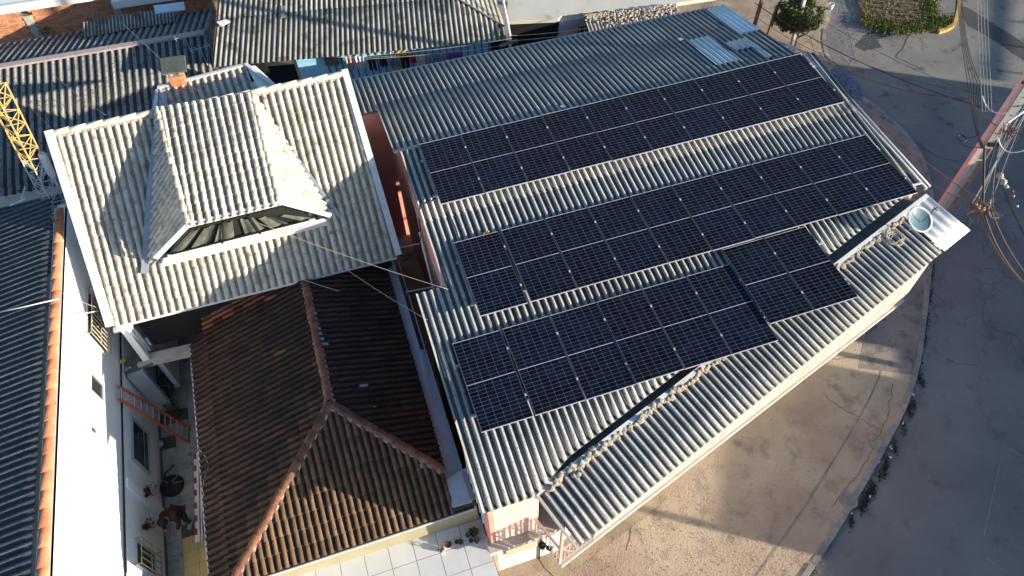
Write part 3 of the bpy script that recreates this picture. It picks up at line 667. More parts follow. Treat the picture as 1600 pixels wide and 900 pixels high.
b.quad(g0 - sV * 0 + sU * .2, g0 + sU * (sL - .1), g0 + sU * (sL - .1) - sV * .42, g0 + sU * .2 - sV * .38)
b.build('valley_gutter', 'valleydark', PK)
# mortar smeared along the parapet, lumps of stone on it
b = MB(); rr = random.Random(8)
u = .3
while u < sL - 1.1:
    if not (5.8 < u < 5.9):
        b.rock(TL + sU * u + sV * rr.uniform(.03, .12) + sN * .055, rr.uniform(.05, .11), rr.random(), sq=.55)
    u += rr.uniform(.06, .12)
b.build('mortar_fillet', 'mortar_tan', PK)['kind'] = 'stuff'
for (x, y) in [(862, 762), (868, 750), (876, 742), (889, 735), (893, 727), (896, 743), (903, 741), (915, 717), (920, 708), (926, 702), (935, 697), (941, 700), (943, 694), (1020, 632), (1031, 627), (1048, 612), (1053, 606), (930, 708), (908, 722), (1000, 655)]:
    p = onp(x, y, sN, sN.dot(TL) + .10); b = MB(); b.rock(p, rr.uniform(.06, .10), rr.random(), sq=.7); b.build('mortar_lump', 'stone', PK)
# street front wall under the strip roof: tiled parapet of vertical pale tiles, slab edge
A0 = V3((0.252, -10.442, 0)); A1 = V3((12.08, -6.66, 0)); wd = (A1 - A0).normalized(); wn = V3((wd.y, -wd.x, 0))
if wn.y > 0: wn = -wn
b = MB(); wall(b, (A0 + wd * 1.0)[:2], A1[:2], 2.5, (5.0, 5.38), side=1, th=.12); b.build('street_wall', 'pinktrim', PK)
WL = (A1 - A0).length
b = MB(); b.obox(A0 + V3((0, 0, 2.36)) + wn * 0.0, wd * WL, wn * .07, V3((0, 0, .14))); b.build('slab_edge', 'pinktrim', PK)
b = MB(); b.obox(A0 + V3((0, 0, 4.86)) + wn * .02 + wd * 1.0, wd * (WL - 1.0), wn * .06, V3((0, 0, .07))); b.build('wall_head_rail', 'pinktrim', PK)
n_t = int((WL - 1.0) / .105)
tm = MB(); tm.box((0, 0, 0), (.088, .012, 2.1)); tme = tm.mesh('wall_tile', 'palepink')
ang = math.atan2(wd.y, wd.x)
for k in range(n_t):
    p = A0 + wd * (1.02 + k * .105) + V3((0, 0, 2.62)) + wn * .014
    inst('wall_tile', tme, PK, Matrix.Translation(p) @ Matrix.Rotation(ang, 4, 'Z'))
b = MB(); G0 = A0 - wn * .9 + wd * .9; G1 = A1 - wn * .9; wall(b, G0[:2], G1[:2], 0, 2.36, side=1, th=.12); wall(b, A1[:2], G1[:2], 2.5, 5.3, side=-1); b.build('ground_floor_street_wall', 'stained', PK)
# balcony railing
RL = thing('balcony_railing', 'white metal railing round the small open balcony corner of the pink building', 'railing', (0.2, -10, 2.5))
c0 = V3((-.05, -9.62, 2.5)); c1 = V3((.25, -10.42, 2.5)); c2 = A0 + wd * 1.0 + V3((0, 0, 2.5))
for a_, c_, n_ in ((c0, c1, 7), (c1, c2, 8)):
    for z in (.08, .92, 1.02):
        b = MB(); b.beam(a_ + V3((0, 0, z)), c_ + V3((0, 0, z)), .035, .035); b.build('rail', 'palepink', RL)
    for k in range(n_ + 1):
        p = a_.lerp(c_, k / n_); b = MB(); wv = .045 if k in (0, n_) else .018; b.beam(p, p + V3((0, 0, 1.0)), wv, wv, up=(1, 0, 0)); b.build('baluster', 'palepink', RL)
    for k in range(1, n_, 3):
        p = a_.lerp(c_, k / n_); q = a_.lerp(c_, (k + 1.6) / n_); b = MB(); b.beam(p + V3((0, 0, .25)), q + V3((0, 0, .75)), .014, .014); b.beam(p + V3((0, 0, .75)), q + V3((0, 0, .25)), .014, .014); b.build('cross_bar', 'palepink', RL)
b = MB(); b.beam(c1 + V3((0, 0, 0)), c1 + V3((0, 0, 2.5)), .06, .06, up=(1, 0, 0)); b.build('corner_post', 'palepink', RL)
# dark pot on the balcony floor
b = MB(); b.rock((-.02, -9.95, 2.62), .11, 3); b.rock((.12, -10.05, 2.60), .08, 5); b.build('flower_pot', 'black', None, 'dark flower pot behind the balcony railing', 'pot')
# satellite dish
dp = onp(1437, 343, sN, sN.dot(TL) + .55)
DSH = thing('satellite_dish', 'round blue grey satellite dish with pale rim above the white roof end', 'satellite dish', dp - V3((0, 0, .5)))
ax = V3((.08, -.42, .9)).normalized()
b = MB(); b.smooth = True; b.lathe(dp, [(0.0, -.05), (.12, -.043), (.22, -.02), (.29, .01), (.30, .012)], 28, ax); b.build('reflector', 'dish', DSH)
b = MB(); b.smooth = True; b.lathe(dp, [(.288, .005), (.30, .02), (.335, .02), (.335, -.0), (.29, .0)], 28, ax); b.build('rim', 'trim', DSH)
b = MB(); b.tube([dp - ax * .06, dp + V3((.0, .05, -.3)), dp + V3((.02, .1, -.5))], .02, 6); b.build('mast', 'alu', DSH)
b = MB(); q = dp + ax * .30 + V3((.28, .12, 0)); b.tube([dp + V3((.05, -.05, -.06)), q + V3((-.02, 0, 0))], .008, 5)
b.tube([q + V3((-.07, 0, 0)), q + V3((.07, .02, 0))], .02, 6); b.tube([q + V3((0, -.06, 0)), q + V3((0, .06, 0))], .014, 6); b.build('receiver_arm', 'cable', DSH)
# coil of dead wire / twigs on strip roof
b = MB(); rr = random.Random(31); cc = onp(1398, 372, sN, sN.dot(TL) + .07)
for k in range(16):
    r = rr.uniform(.12, .26); e = rr.uniform(.7, 1.1); c = cc + sU * rr.uniform(-.06, .06) + sV * rr.uniform(-.06, .06); t0 = rr.uniform(0, 6)
    b.tube([c + sU * cos(t0 + t * .5) * r + sV * sin(t0 + t * .5) * r * e + sN * rr.uniform(0, .05) for t in range(9)], .005, 4)
b.build('wire_tangle', 'cabletan', None, 'messy coil of pale wire lying on the strip roof beside the dish', 'wire')

# =================================================================== SOLAR PANELS
PWD, PLN = 1.134, 2.278; PT = PWD + .02
PN = V3((0, kf, 1)).normalized(); PV = V3((0, -1, -kf)).normalized(); PU = V3((1, 0, 0))
def pframe_mesh():
    b = MB(); t = .009; h = .034
    b.box((0, 0, 0), (PWD, t, h)); b.box((0, PLN - t, 0), (PWD, PLN, h)); b.box((0, t, 0), (.007, PLN - t, h), 1); b.box((PWD - .007, t, 0), (PWD, PLN - t, h), 1); return b.mesh('panel_frame', ['alu', 'aludark'])
def pback_mesh():
    b = MB(); b.box((.0075, .0105, .012), (PWD - .0075, PLN - .0105, .0262)); b.quad((.0075, PLN / 2 - .0075, .0285), (PWD - .0075, PLN / 2 - .0075, .0285), (PWD - .0075, PLN / 2 + .0075, .0285), (.0075, PLN / 2 + .0075, .0285), 1); return b.mesh('backsheet', ['backsheet', 'midbar'])
def pcell_mesh():
    b = MB(); mx = .013; my = .016; mid = .018; cw = (PWD - 2 * mx) / 6; ch = (PLN - 2 * my - mid) / 24; g = .0042
    for i in range(6):
        for j in range(24):
            y = my + j * ch + (mid if j >= 12 else 0); x = mx + i * cw
            b.quad((x + g, y + g * .8, .0285), (x + cw - g, y + g * .8, .0285), (x + cw - g, y + ch - g * .8, .0285), (x + g, y + ch - g * .8, .0285))
    return b.mesh('solar_cells', 'cell')
fm, bmsh, cm_ = pframe_mesh(), pback_mesh(), pcell_mesh()
clamp = MB(); clamp.box((-.018, -.028, .03), (.018, .028, .044)); clm = clamp.mesh('clamp', 'greypaint')
RM = Matrix(((PU.x, PV.x, PN.x, 0), (PU.y, PV.y, PN.y, 0), (PU.z, PV.z, PN.z, 0), (0, 0, 0, 1)))
# (u0, v0, count, label of the row)
ROWS = [(0.0, 0.02, 10, 'upper row along the ridge'), (0.0, 3.38, 10, 'middle row'), (-.79, 6.02, 6, 'bottom row'), (6.16, 5.60, 2, 'short block right of the bottom row')]
ordn = ['first', 'second', 'third', 'fourth', 'fifth', 'sixth', 'seventh', 'eighth', 'ninth', 'tenth']
for ri, (u0, v0, n, nm) in enumerate(ROWS):
    for k in range(n):
        uu = u0 + k * PT + (.06 if (ri == 1 and k > 0) else 0) + (.03 if ri == 2 and k > 0 else 0)
        hgt = .10 + random.uniform(-.004, .004)
        vv = v0 + random.uniform(-.006, .006)
        p = V3(FO) + PU * uu + PV * vv + PN * hgt
        last = k == n - 1
        lab = f"dark blue solar panel, {'leftmost' if k == 0 else ('rightmost' if last else ordn[k] + ' from the left')} in the {nm}"
        t = bpy.data.objects.new('solar_panel', None); COL.objects.link(t)
        t.matrix_world = Matrix.Translation(p) @ RM @ Matrix.Rotation(random.uniform(-.001, .001), 4, 'Z') @ Matrix.Rotation(random.uniform(-.003, .003), 4, 'X')
        tag(t, lab, 'solar panel', 'solar panels on the grey corrugated roof')
        for nme, me in (('panel_frame', fm), ('backsheet', bmsh), ('solar_cells', cm_)):
            o = bpy.data.objects.new(nme, me); COL.objects.link(o); o.parent = t
            if nme == 'solar_cells': o['kind'] = 'stuff'
        for yy in (.52, 1.75):
            if not last or True:
                o = bpy.data.objects.new('clamp', clm); COL.objects.link(o); o.parent = t; o.location = (PWD + .01, yy, 0)
# mounting rails under the rows
for ri, (u0, v0, n, nm) in enumerate(ROWS):
    for j, yy in enumerate((.52, 1.75)):
        a = V3(FO) + PU * (u0 - .10) + PV * (v0 + yy) + PN * .055
        b = MB(); b.obox(a, PU * (n * PT + .26), PV * .045, PN * .045)
        b.build('mounting_rail', 'alu', None, f"aluminium mounting rail, {'upper' if j == 0 else 'lower'} one under the {nm}", 'rail', 'rails under the solar panels')
# cables and bits on the roof
def froof(x, y, h=0.06): return onp(x, y, (0, -kf, 1), 6.2 + h)
cable([froof(*q) for q in [(700, 330), (712, 355), (718, 375), (726, 388)]], .010, 'cable', 'black solar cable running down the corrugations between the upper rows', 'cable')
cable([froof(*q) for q in [(768, 500), (775, 520), (784, 545)]], .010, 'cable', 'black solar cable between the middle and bottom panel rows', 'cable')
cable([froof(*q) for q in [(682, 312), (668, 316), (657, 322), (655, 340)]] + [V3((-.62, -2.2, 5.3)), V3((-.75, -2.2, 4.6)), V3((-1.2, -2.0, 4.2))], .016, 'cable', 'thick black cable dropping from the panels over the pink wall edge', 'cable')
cable([froof(803, 417, .2), froof(813, 420, .2), froof(820, 422, .2)], .008, 'cablered', 'short red wire lying on the second middle panel', 'wire')
b = MB(); rr = random.Random(2)
for _ in range(5): b.rock(froof(761 + rr.uniform(-6, 6), 363 + rr.uniform(-3, 3), .09), .035, rr.random())
b.build('yellow_scrap', 'yellow', None, 'small yellow scraps on the roof above the second row of panels', 'scrap')
b = MB(); pc = at(1427, 291, 5.85); b.obox(pc, V3((.30, 0, 0)), V3((0, .05, 0)), V3((0, 0, .02))); b.build('edge_bracket', 'white', None, 'short white bracket at the right end of the middle panel row', 'bracket')
for q, s_ in (((1062, 64), .3), ((878, 170), .22)):
    p = onp(*q, (0, kb_, 1), 6.2 + .06); b = MB(); b.obox(p, V3((.13, 0, 0)), V3((0, .16, -.04)), V3((0, 0, .03))); b.build('pale_patch', 'translucent', None, 'small pale blue patch stuck on the back slope ' + ('near its right end' if q[0] > 1000 else 'above the upper panel row'), 'patch')

# =================================================================== BROWN TILE HOUSE
TH = thing('brown_tile_house', 'low house with a dark brown clay tile hipped roof beside the pink building', 'house', (-4.2, -5, 0))
kt = 0.38; nt_ = sqrt(1 + kt * kt); ZR = 4.30; RX = -3.84; RY0, RY1 = -5.73, -0.6
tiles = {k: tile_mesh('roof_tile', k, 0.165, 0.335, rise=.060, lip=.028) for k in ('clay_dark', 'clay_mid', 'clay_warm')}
tr = TileRoof(TH, 'roof_tile', 298)
LXE, RXE, FYE = -7.21, -1.72, -8.72      # eave lines
def alt_left(u, v, me):
    # u runs along y from RY1 (north) ; warm tiles at the newly laid upper strip
    y = RY1 - u
    if y > -1.62 + random.uniform(-.25, .25): return tiles['clay_warm']
    if random.random() < .012: return tiles['clay_mid']
    return tiles['clay_dark']
def alt_right(u, v, me):
    if random.random() < .004: return tiles['clay_warm']
    return tiles['clay_dark']
def alt_front(u, v, me):
    return tiles['clay_mid'] if random.random() < .975 else tiles['clay_dark']  # same tiles as the side slopes, coloured lighter as if sunlit
# left slope: O at ridge north end, V down-left (-x), U along -y
Lr = (RX - LXE)
hipL = (RX - LXE)          # 45 degree hips
yl = RY0 - hipL
e45 = FYE
# left: polygon in (u = RY1 - y, v = slope distance)
polyL = [(0.0, 0), (RY1 - RY0, 0), (RY1 - (RY0 - (RY0 - FYE)), (RY0 - FYE) * nt_), (RY1 - FYE, Lr * nt_), (RY1 + 1.45, Lr * nt_), (RY1 + 1.45, (RX + 6.80) * nt_), (0.0, (RX + 6.80) * nt_)]
polyL1 = [(0.0, 0), (RY1 - RY0, 0), (RY1 - RY0 + RX + 6.80, (RX + 6.80) * nt_), (0.0, (RX + 6.80) * nt_)]
polyL2 = [(RY1 + 1.95, (RX + 6.80) * nt_ - .02), (RY1 - FYE, (RX + 6.80) * nt_ - .02), (RY1 - FYE, Lr * nt_), (RY1 + 1.95, Lr * nt_)]
wL, eL = 0.165, 0.335
OL = V3((RX, RY1, ZR))
tr.plane(OL, (0, -1, 0), (-1, 0, -kt), polyL1, wL, eL, None, alt_left)
tr.plane(OL, (0, -1, 0), (-1, 0, -kt), polyL2, wL, eL, None, alt_left)
# right slope: V down-right (+x), U along +y, origin at south end of ridge
OR_ = V3((RX, FYE, ZR)); Rr = RXE - RX
ph = RY0 - FYE
polyR = [(ph, 0), (RY1 - FYE, 0), (RY1 - FYE, Rr * nt_), (ph - Rr, Rr * nt_)]
tr.plane(OR_, (0, 1, 0), (1, 0, -kt), polyR, wL, eL, None, alt_right)
# front slope
OF = V3((RX, RY0, ZR))
polyF = [(0, 0), (Rr, Rr * nt_), (Rr, ph * nt_), (-ph, ph * nt_)]
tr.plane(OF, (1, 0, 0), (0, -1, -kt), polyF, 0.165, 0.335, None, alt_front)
tr.finish(None)
# under-deck so that no light leaks
b = MB(); z_ = lambda x, y: ZR - kt * max(0, RX - x, x - RX, RY0 - y) - .03
def dk(*pts): b.add([(x, y, z_(x, y)) for x, y in pts], [tuple(range(len(pts)))])
dk((RX, RY1), (RX, RY0), (RX - ph, FYE), (-7.25, FYE), (-7.25, -2.05), (-6.8, -2.05), (-6.8, RY1))
dk((RX, RY1), (RX, RY0), (RXE, RY0 - Rr), (RXE, RY1)); dk((RX, RY0), (RX - ph, FYE), (RXE, FYE), (RXE, RY0 - Rr))
b.build('roof_deck', 'black', TH)
zz = lambda x, y: ZR - kt * max(0, RX - x, x - RX, RY0 - y)
caps(TH, 'clay_cap', (RX, RY1 - .5, ZR + .04), (RX, RY0 + .05, ZR + .04), r=.095)
caps(TH, 'clay_cap', (RX - ph + .05, FYE + .0, zz(RX - ph, FYE) + .05), (RX, RY0, ZR + .06), r=.095)
caps(TH, 'clay_cap', (RX + Rr, RY0 - Rr, zz(RX + Rr, RY0) + .05), (RX, RY0, ZR + .06), r=.095)
b = MB(); b.rock((RX, RY0, ZR + .03), .16, 4, sq=.5); b.build('ridge_mortar', 'mortar', TH)
# grey cement smear and small patches
def tz(px, py):
    p = at(px, py, ZR)
    for _ in range(6): p = at(px, py, zz(p.x, p.y) + .06)
    return p
for i_, pts_ in enumerate([[(494, 507), (499, 506), (503, 520), (507, 530), (513, 536), (514, 541), (507, 543), (503, 536), (499, 525), (495, 515)], [(562, 600), (572, 597), (576, 602), (568, 608), (562, 606)], [(564, 601), (575, 600), (574, 606), (566, 606)][:0], [(582, 632), (592, 630), (592, 634), (583, 636)], [(655, 725), (661, 724), (661, 731), (657, 732)]]):
    if not pts_: continue
    b = MB(); b.slab([tz(*q) for q in pts_], .02)
    b.build('cement_patch', 'valley', TH, label='grey cement smear on the dark tiles')
# eave boards, walls, gutters
b = MB(); b.beam((LXE - .075, -2.5, zz(LXE, -3) + .0), (LXE - .075, FYE, zz(LXE, -3) + .0), .03, .10); b.build('eave_board', 'gutter', TH)
b = MB(); b.beam((LXE + .4, FYE - .05, zz(RX, FYE) - .02), (RXE + .45, FYE - .05, zz(RX, FYE) - .02), .05, .09); b.build('eave_gutter', 'cable', TH)
b = MB(); b.beam((LXE + .4, FYE - .10, zz(RX, FYE) - .015), (RXE + .5, FYE - .10, zz(RX, FYE) - .015), .03, .04); b.build('gutter_lip', 'trim', TH)
b = MB(); wall(b, (-7.0, -8.62), (-1.2, -8.74), 0, 3.08, side=1); wall(b, (-7.0, -8.6), (-7.0, -2.2), 0, 2.95, side=-1); b.build('wall', 'tanwall', TH)
# flashing and blue-grey gutter slab between tiles and pink wall
b = MB(); b.slab([(RXE - .03, -.6, 3.46), (RXE - .03, -8.66, 3.30), (-1.27, -8.66, 3.25), (-1.27, -4.4, 3.32), (-1.42, -4.4, 3.4), (-1.42, -.6, 3.46)], .12); b.build('box_gutter', 'gutter', TH)
b = MB(); b.beam((-1.30, -.8, 3.5), (-1.30, -8.68, 3.36), .03, .10); b.build('box_gutter_edge', 'valley', TH)
b = MB(); b.slab([(RXE - .05, -8.05, 3.42), (RXE + .05, -8.66, 3.32), (-1.20, -8.66, 3.30), (-1.20, -7.9, 3.40)], .03); b.build('gutter_end_plate', 'gutter', TH)

# =================================================================== WHITE TERRACE WITH POTS
TR_ = thing('terrace', 'white tiled terrace slab below the brown tile eave and beside the pink wall', 'terrace', (-4, -10, 0))
ZT = 2.12
b = MB(); b.box((-8.0, -12.5, 0), (-1.13, -8.62, ZT - .012)); b.build('terrace_slab', 'grout', TR_)
x = -1.14; ii = 0
while x > -7.4:
    y = -8.63
    while y > -12.0:
        mb = MB(); mb.box((x - .572, y - .572, ZT - .02), (x - .006, y - .006, ZT + random.uniform(0, .002)))
        mb.build('terrace_tile', 'terracetile', TR_); y -= .578
    x -= .578
pots = [((741, 834), .11, 'black', 'largest dark potted plant on the terrace beside the pink wall'), ((745, 846), .07, 'greypaint', 'grey potted cactus on the terrace at the pink wall foot'), ((736, 846), .05, 'black', 'small black pot in front of the largest dark plant'),
        ((731, 838), .055, 'greypaint', 'small grey pot left of the largest dark plant'), ((720, 849), .075, 'greypaint', 'pale pot with dark leaves in the middle of the terrace row'), ((714, 848), .05, 'black', 'tiny black pot left of the pale middle pot'),
        ((701, 853), .075, 'redmark', 'red pot on the white terrace'), ((690, 860), .075, 'white', 'white pot at the left end of the terrace row, on the sunlit edge')]
for (q, r, pm, lab) in pots:
    p = at(*q, ZT); t = thing('potted_plant', lab, 'potted plant', p, 'potted plants on the white terrace')
    b = MB(); b.smooth = True; b.lathe(p, [(0, 0), (r * .7, 0), (r, r * 1.3), (r * .85, r * 1.3), (r * .8, r * 1.1), (0, r * 1.1)], 12); b.build('pot', pm, t)
    b = MB(); rr = random.Random(int(q[0]))
    for _ in range(34):
        a = rr.uniform(0, 6.28); d = rr.uniform(.2, .95) * r; c = p + V3((cos(a) * d, sin(a) * d, r * 1.3 + rr.uniform(0, .9) * r)); s_ = r * .32
        l = V3((cos(a), sin(a), rr.uniform(-.3, .8))).normalized() * s_ * 1.5; wv = V3((-sin(a), cos(a), 0)) * s_ * .6
        b.add([c - l * .6, c + wv, c + l, c - wv], [(0, 1, 2, 3)])
    b.build('leaves', 'leaf', t)['kind'] = 'stuff'

# =================================================================== WHITE HOUSE WITH DORMER
WH = thing('white_house', 'white house with a steep white painted tile roof and a trapezoid dormer window', 'house', (-5, 0, 0))
ZE, ZW = 4.40, 7.30
wA = at(86, 207, ZW); wB = at(536, 121, ZW); wD = at(180, 512, ZE); wE = at(618, 396, ZE)
# orthogonal frame
wU = ((wB - wA) + (wE - wD)); wU.z = 0; wU.normalize()
mid = ((wD + wE) / 2) - ((wA + wB) / 2); mid = mid - wU * mid.dot(wU); run = math.hypot(mid.x, mid.y); wV = mid.normalized(); WLn = mid.length
wO = (wA + wB) / 2; wO = V3((wO.x, wO.y, ZW))
def wuv(p): d = V3(p) - wO; return (d.dot(wU), d.dot(wV))
uA, uB, uD, uE = wuv(wA)[0], wuv(wB)[0], wuv(wD)[0], wuv(wE)[0]
wN = wU.cross(wV); wN = -wN if wN.z < 0 else wN
wc = wN.dot(wO)
wroof = lambda x, y, h=0.0: onp(x, y, wN, wc + h)
wt = tile_mesh('white_roof_tile', 'whitetile', 0.197, 0.335, chan=.36, rise=.062, lip=.026)
# dormer geometry
dTL = wroof(249, 176); dTR = wroof(397, 152)
dFL = at(295, 350, 6.5); dFR = at(437, 318, 6.5)
yF = (dFL.y + dFR.y) / 2; dFL.y = dFR.y = yF
dBL = wroof(231, 420, -.02); dBR = wroof(522, 337, -.02)
foot = [wuv(dTL), wuv(dBL), wuv(dBR), wuv(dTR)]
def in_foot(u, v):
    P_ = foot; sgn = []
    for i in range(4):
        a = P_[i]; c = P_[(i + 1) % 4]; sgn.append(((c[0] - a[0]) * (v - a[1]) - (c[1] - a[1]) * (u - a[0])) / math.hypot(c[0] - a[0], c[1] - a[1]))
    return all(s_ > .3 for s_ in sgn) or all(s_ < -.3 for s_ in sgn)
wr_ = TileRoof(WH, 'roof_tile', 298)
U2 = wU if wU.cross(wV).z > 0 else -wU
sg = 1 if U2 == wU else -1
polyW = [(sg * uA, 0.04), (sg * uB, 0.04), (sg * uE, WLn), (sg * uD, WLn)]
wr_.plane(wO, U2, wV, polyW, .197, .335, wt, skip=lambda u, v: in_foot(sg * u, v))
# dormer top slope
def plane_poly(pts, U=None):
    pts = [V3(p) for p in pts]; n = (pts[1] - pts[0]).cross(pts[2] - pts[0]).normalized()
    if n.z < 0: n = -n
    return pts, n
def tile_poly(pts, vdir, w_, e_, me):
    pts, n = plane_poly(pts); V_ = V3(vdir); V_ = (V_ - n * V_.dot(n)).normalized(); U_ = V_.cross(n).normalized()
    if U_.cross(V_).dot(n) < 0: U_ = -U_
    O_ = pts[0]; poly = [((p - O_).dot(U_), (p - O_).dot(V_)) for p in pts]
    wr_.plane(O_, U_, V_, poly, w_, e_, me)
    return n
up_ = V3((0, 0, .12))
dTLu, dTRu = dTL + up_, dTR + up_
tile_poly([dTLu, dFL, dFR, dTRu], (0, -1, -.3), .197, .29, wt)
# cheeks (side slopes falling outwards)
tile_poly([dTLu, dFL, dBL + V3((0, 0, .02))], (-1, -.15, -.8), .16, .30, wt)
tile_poly([dTRu, dBR + V3((0, 0, .02)), dFR], (1, -.15, -.8), .16, .30, wt)
wr_.finish(None)
b = MB()
b.slab([dTLu - V3((0, 0, .03)), dFL - V3((0, 0, .03)), dFR - V3((0, 0, .03)), dTRu - V3((0, 0, .03))], .02)
b.slab([dTLu - V3((0, 0, .03)), dFL - V3((0, 0, .03)), dBL - V3((0, 0, .03))], .02); b.slab([dTRu - V3((0, 0, .03)), dFR - V3((0, 0, .03)), dBR - V3((0, 0, .03))], .02)
b.slab([wO + wU * uA - wN * .03, wO + wU * uB - wN * .03, wO + wU * uE + wV * WLn - wN * .03, wO + wU * uD + wV * WLn - wN * .03], .03)
b.build('roof_deck', 'trim', WH)
# caps along dormer edges, ridge
caps(WH, 'whitetile', dTLu + V3((0, 0, .02)), dFL + V3((0, 0, .03)), r=.075, bed=None)
caps(WH, 'whitetile', dTRu + V3((0, 0, .02)), dFR + V3((0, 0, .03)), r=.075, bed=None)
caps(WH, 'whitetile', wO + wU * (uA - .05) + V3((0, 0, .03)), wO + wU * (uB + .02) + V3((0, 0, .03)), r=.095, L=.42, bed='mortar_tan')
# valley flashings
def strip(name, p, q, w0, w1, m, lift=.05, par=WH):
    p = V3(p); q = V3(q); d = (q - p).normalized(); s_ = d.cross(wN).normalized(); b = MB()
    b.slab([p - s_ * w0 / 2 + wN * lift, q - s_ * w1 / 2 + wN * lift, q + s_ * w1 / 2 + wN * lift, p + s_ * w0 / 2 + wN * lift], .015); return b.build(name, m, par)
vl0 = wroof(247, 200); vl1 = wroof(229, 428)
strip('valley_flashing', vl0.lerp(vl1, .0), vl0.lerp(vl1, .55), .10, .20, 'valley', .20); strip('valley_flashing', vl0.lerp(vl1, .5), vl0.lerp(vl1, .78), .19, .19, 'valley', .19); strip('valley_flashing', vl0.lerp(vl1, .74), vl1, .19, .19, 'valley', .15)
vr0 = wroof(402, 162); vr1 = wroof(532, 340)
strip('valley_flashing', vr0, vr0.lerp(vr1, .55), .05, .09, 'valley', .12); strip('valley_flashing', vr0.lerp(vr1, .52), vr1, .09, .10, 'valley', .13)
# dormer front: fascia boards, window, sill apron
b = MB(); fy = yF - .03
FL, FR = V3((dFL.x - .05, fy, dFL.z)), V3((dFR.x + .05, fy, dFR.z))
SLl = ony(262, 390, fy); SRr = ony(500, 340, fy)
bl = ony(243, 404, fy); br = ony(517, 338, fy)
b.slab([FL + V3((0, -.02, .05)), FR + V3((0, -.02, .05)), FR + V3((0, -.02, -.06)), FL + V3((0, -.02, -.06))], .05)
def board(p, q, w_, name='fascia_board', m='whitepaint', th=.06):
    p = V3(p); q = V3(q); b = MB(); d = (q - p).normalized(); s_ = d.cross(V3((0, -1, 0))).normalized()
    b.obox(p - s_ * w_ / 2, q - p, s_ * w_, V3((0, th, 0))); return b.build(name, m, WH)
board(FL, FR, .13); board(FL + V3((0, -.004, 0)), bl, .13); board(FR + V3((0, -.004, 0)), br, .10)
zb = (bl.z + br.z) / 2
b = MB()
wl_, wr2 = V3((FL.x - .0, fy + .10, FL.z - .06)), V3((FR.x + .0, fy + .10, FR.z - .06))
zs = 5.60
xl = bl.x + .28; xr = br.x - .40
b.add([wl_, wr2, (xr, fy + .10, zs), (xl, fy + .10, zs)], [(0, 1, 2, 3)]); gl = b.build('window_pane', 'darkglass', WH)
# pleated curtain behind glass: real folds
b = MB(); b.smooth = True; n_ = 90; vs = []
for k in range(n_ + 1):
    t = k / n_; yy = fy + .085 - .055 * abs(sin(t * pi * 9 + .4 * sin(t * 13))) 
    zt_ = (FL.z - .24) if t < .5 else (FL.z - .24 - .5 * (t - .5)); xt = wl_.x + .04 + (wr2.x - wl_.x - .08) * t; xb = xl + .08 + (xr - xl - .16) * t  # top cut low on the right so dark glass reads as shadow
    vs += [(xt, yy, zt_), (xb, yy - .0, zs + .06)]
gaps = set(list(range(8, 12)) + list(range(22, 27)) + list(range(40, 47)) + list(range(60, 64)) + list(range(76, 82)))
b.add(vs, [(2 * k, 2 * k + 1, 2 * k + 3, 2 * k + 2) for k in range(n_) if k not in gaps]); b.build('curtain', 'curtain', WH)
b = MB(); b.beam((xl, fy + .03, zs + .03), (xr, fy + .03, zs + .03), .05, .05); b.build('window_sill', 'whitepaint', WH)
b = MB(); b.beam((xl + .1, fy + .015, zs + .085), (xr - .15, fy + .015, zs + .085), .04, .045); b.beam((wl_.x, fy + .015, FL.z - .13), (wr2.x, fy + .015, FL.z - .13), .04, .06); b.build('window_frame', 'black', WH)
for t_ in (.36, .62):
    b = MB(); b.beam((xl + (xr - xl) * t_, fy + .015, zs), (wl_.x + (wr2.x - wl_.x) * t_, fy + .015, FL.z - .1), .045, .04, up=(0, 1, 0)); b.build('mullion', 'black', WH)
ap0 = wroof(247, 408); ap1 = wroof(520, 338)
b = MB(); b.slab([V3((xl - .12, fy - .0, zs + .02)), V3((xr + .2, fy - .0, zs + .02)), wroof(515, 347, .05), wroof(252, 410, .05)], .04); b.build('apron', 'trim', WH)
b = MB(); b.slab([wroof(247, 400, .10), wroof(515, 340, .10), wroof(512, 352, .08), wroof(254, 417, .08)], .04); b.build('apron_board', 'trim', WH)
# barge boards
def barge(p, q, w_, h_):
    b = MB(); b.beam(p, q, w_, h_, up=wN); return b.build('barge_board', 'trim', WH)
PAu = wO + wU * uA; PBu = wO + wU * uB; PDu = wO + wU * uD + wV * WLn; PEu = wO + wU * uE + wV * WLn
barge(PAu - wU * .09 + wN * .02 - wV * .10, PDu - wU * .09 + wN * .02, .20, .20); barge(PBu + wU * .09 + wN * .02 - wV * .12, PEu + wU * .07 + wN * .02, .17, .20)
b = MB(); b.beam(PDu - wU * .1 - V3((0, 0, .16)), PDu + wU * .35 - V3((0, 0, .16)), .18, .10); b.smooth = True; b.build('gutter_end', 'white', WH)
b = MB(); b.smooth = True; b.tube([PDu + wU * .12 + V3((0, .05, -.1)), PDu + wU * .14 + V3((0, .12, -.5)), V3((PDu.x + .05, PDu.y + .4, 2.8)), V3((PDu.x + .05, PDu.y + .3, 2.5))], .05, 8); b.build('downpipe', 'white', WH)
b = MB(); b.beam(PDu + wV * (-.02) - V3((0, 0, .1)), PEu - wV * .02 - V3((0, 0, .1)), .04, .10); b.build('eave_board', 'trim', WH)
# rear slope (behind ridge)
rz = lambda y: ZW - .7 * (y - wO.y)
b = MB(); b.slab([PAu + V3((0, 0, 0)), PBu + V3((0, 0, 0)), PBu + V3((0, 2.4, -1.6)), PAu + V3((0, 2.4, -1.6))], .06); b.build('rear_slope', 'whitetile', WH)
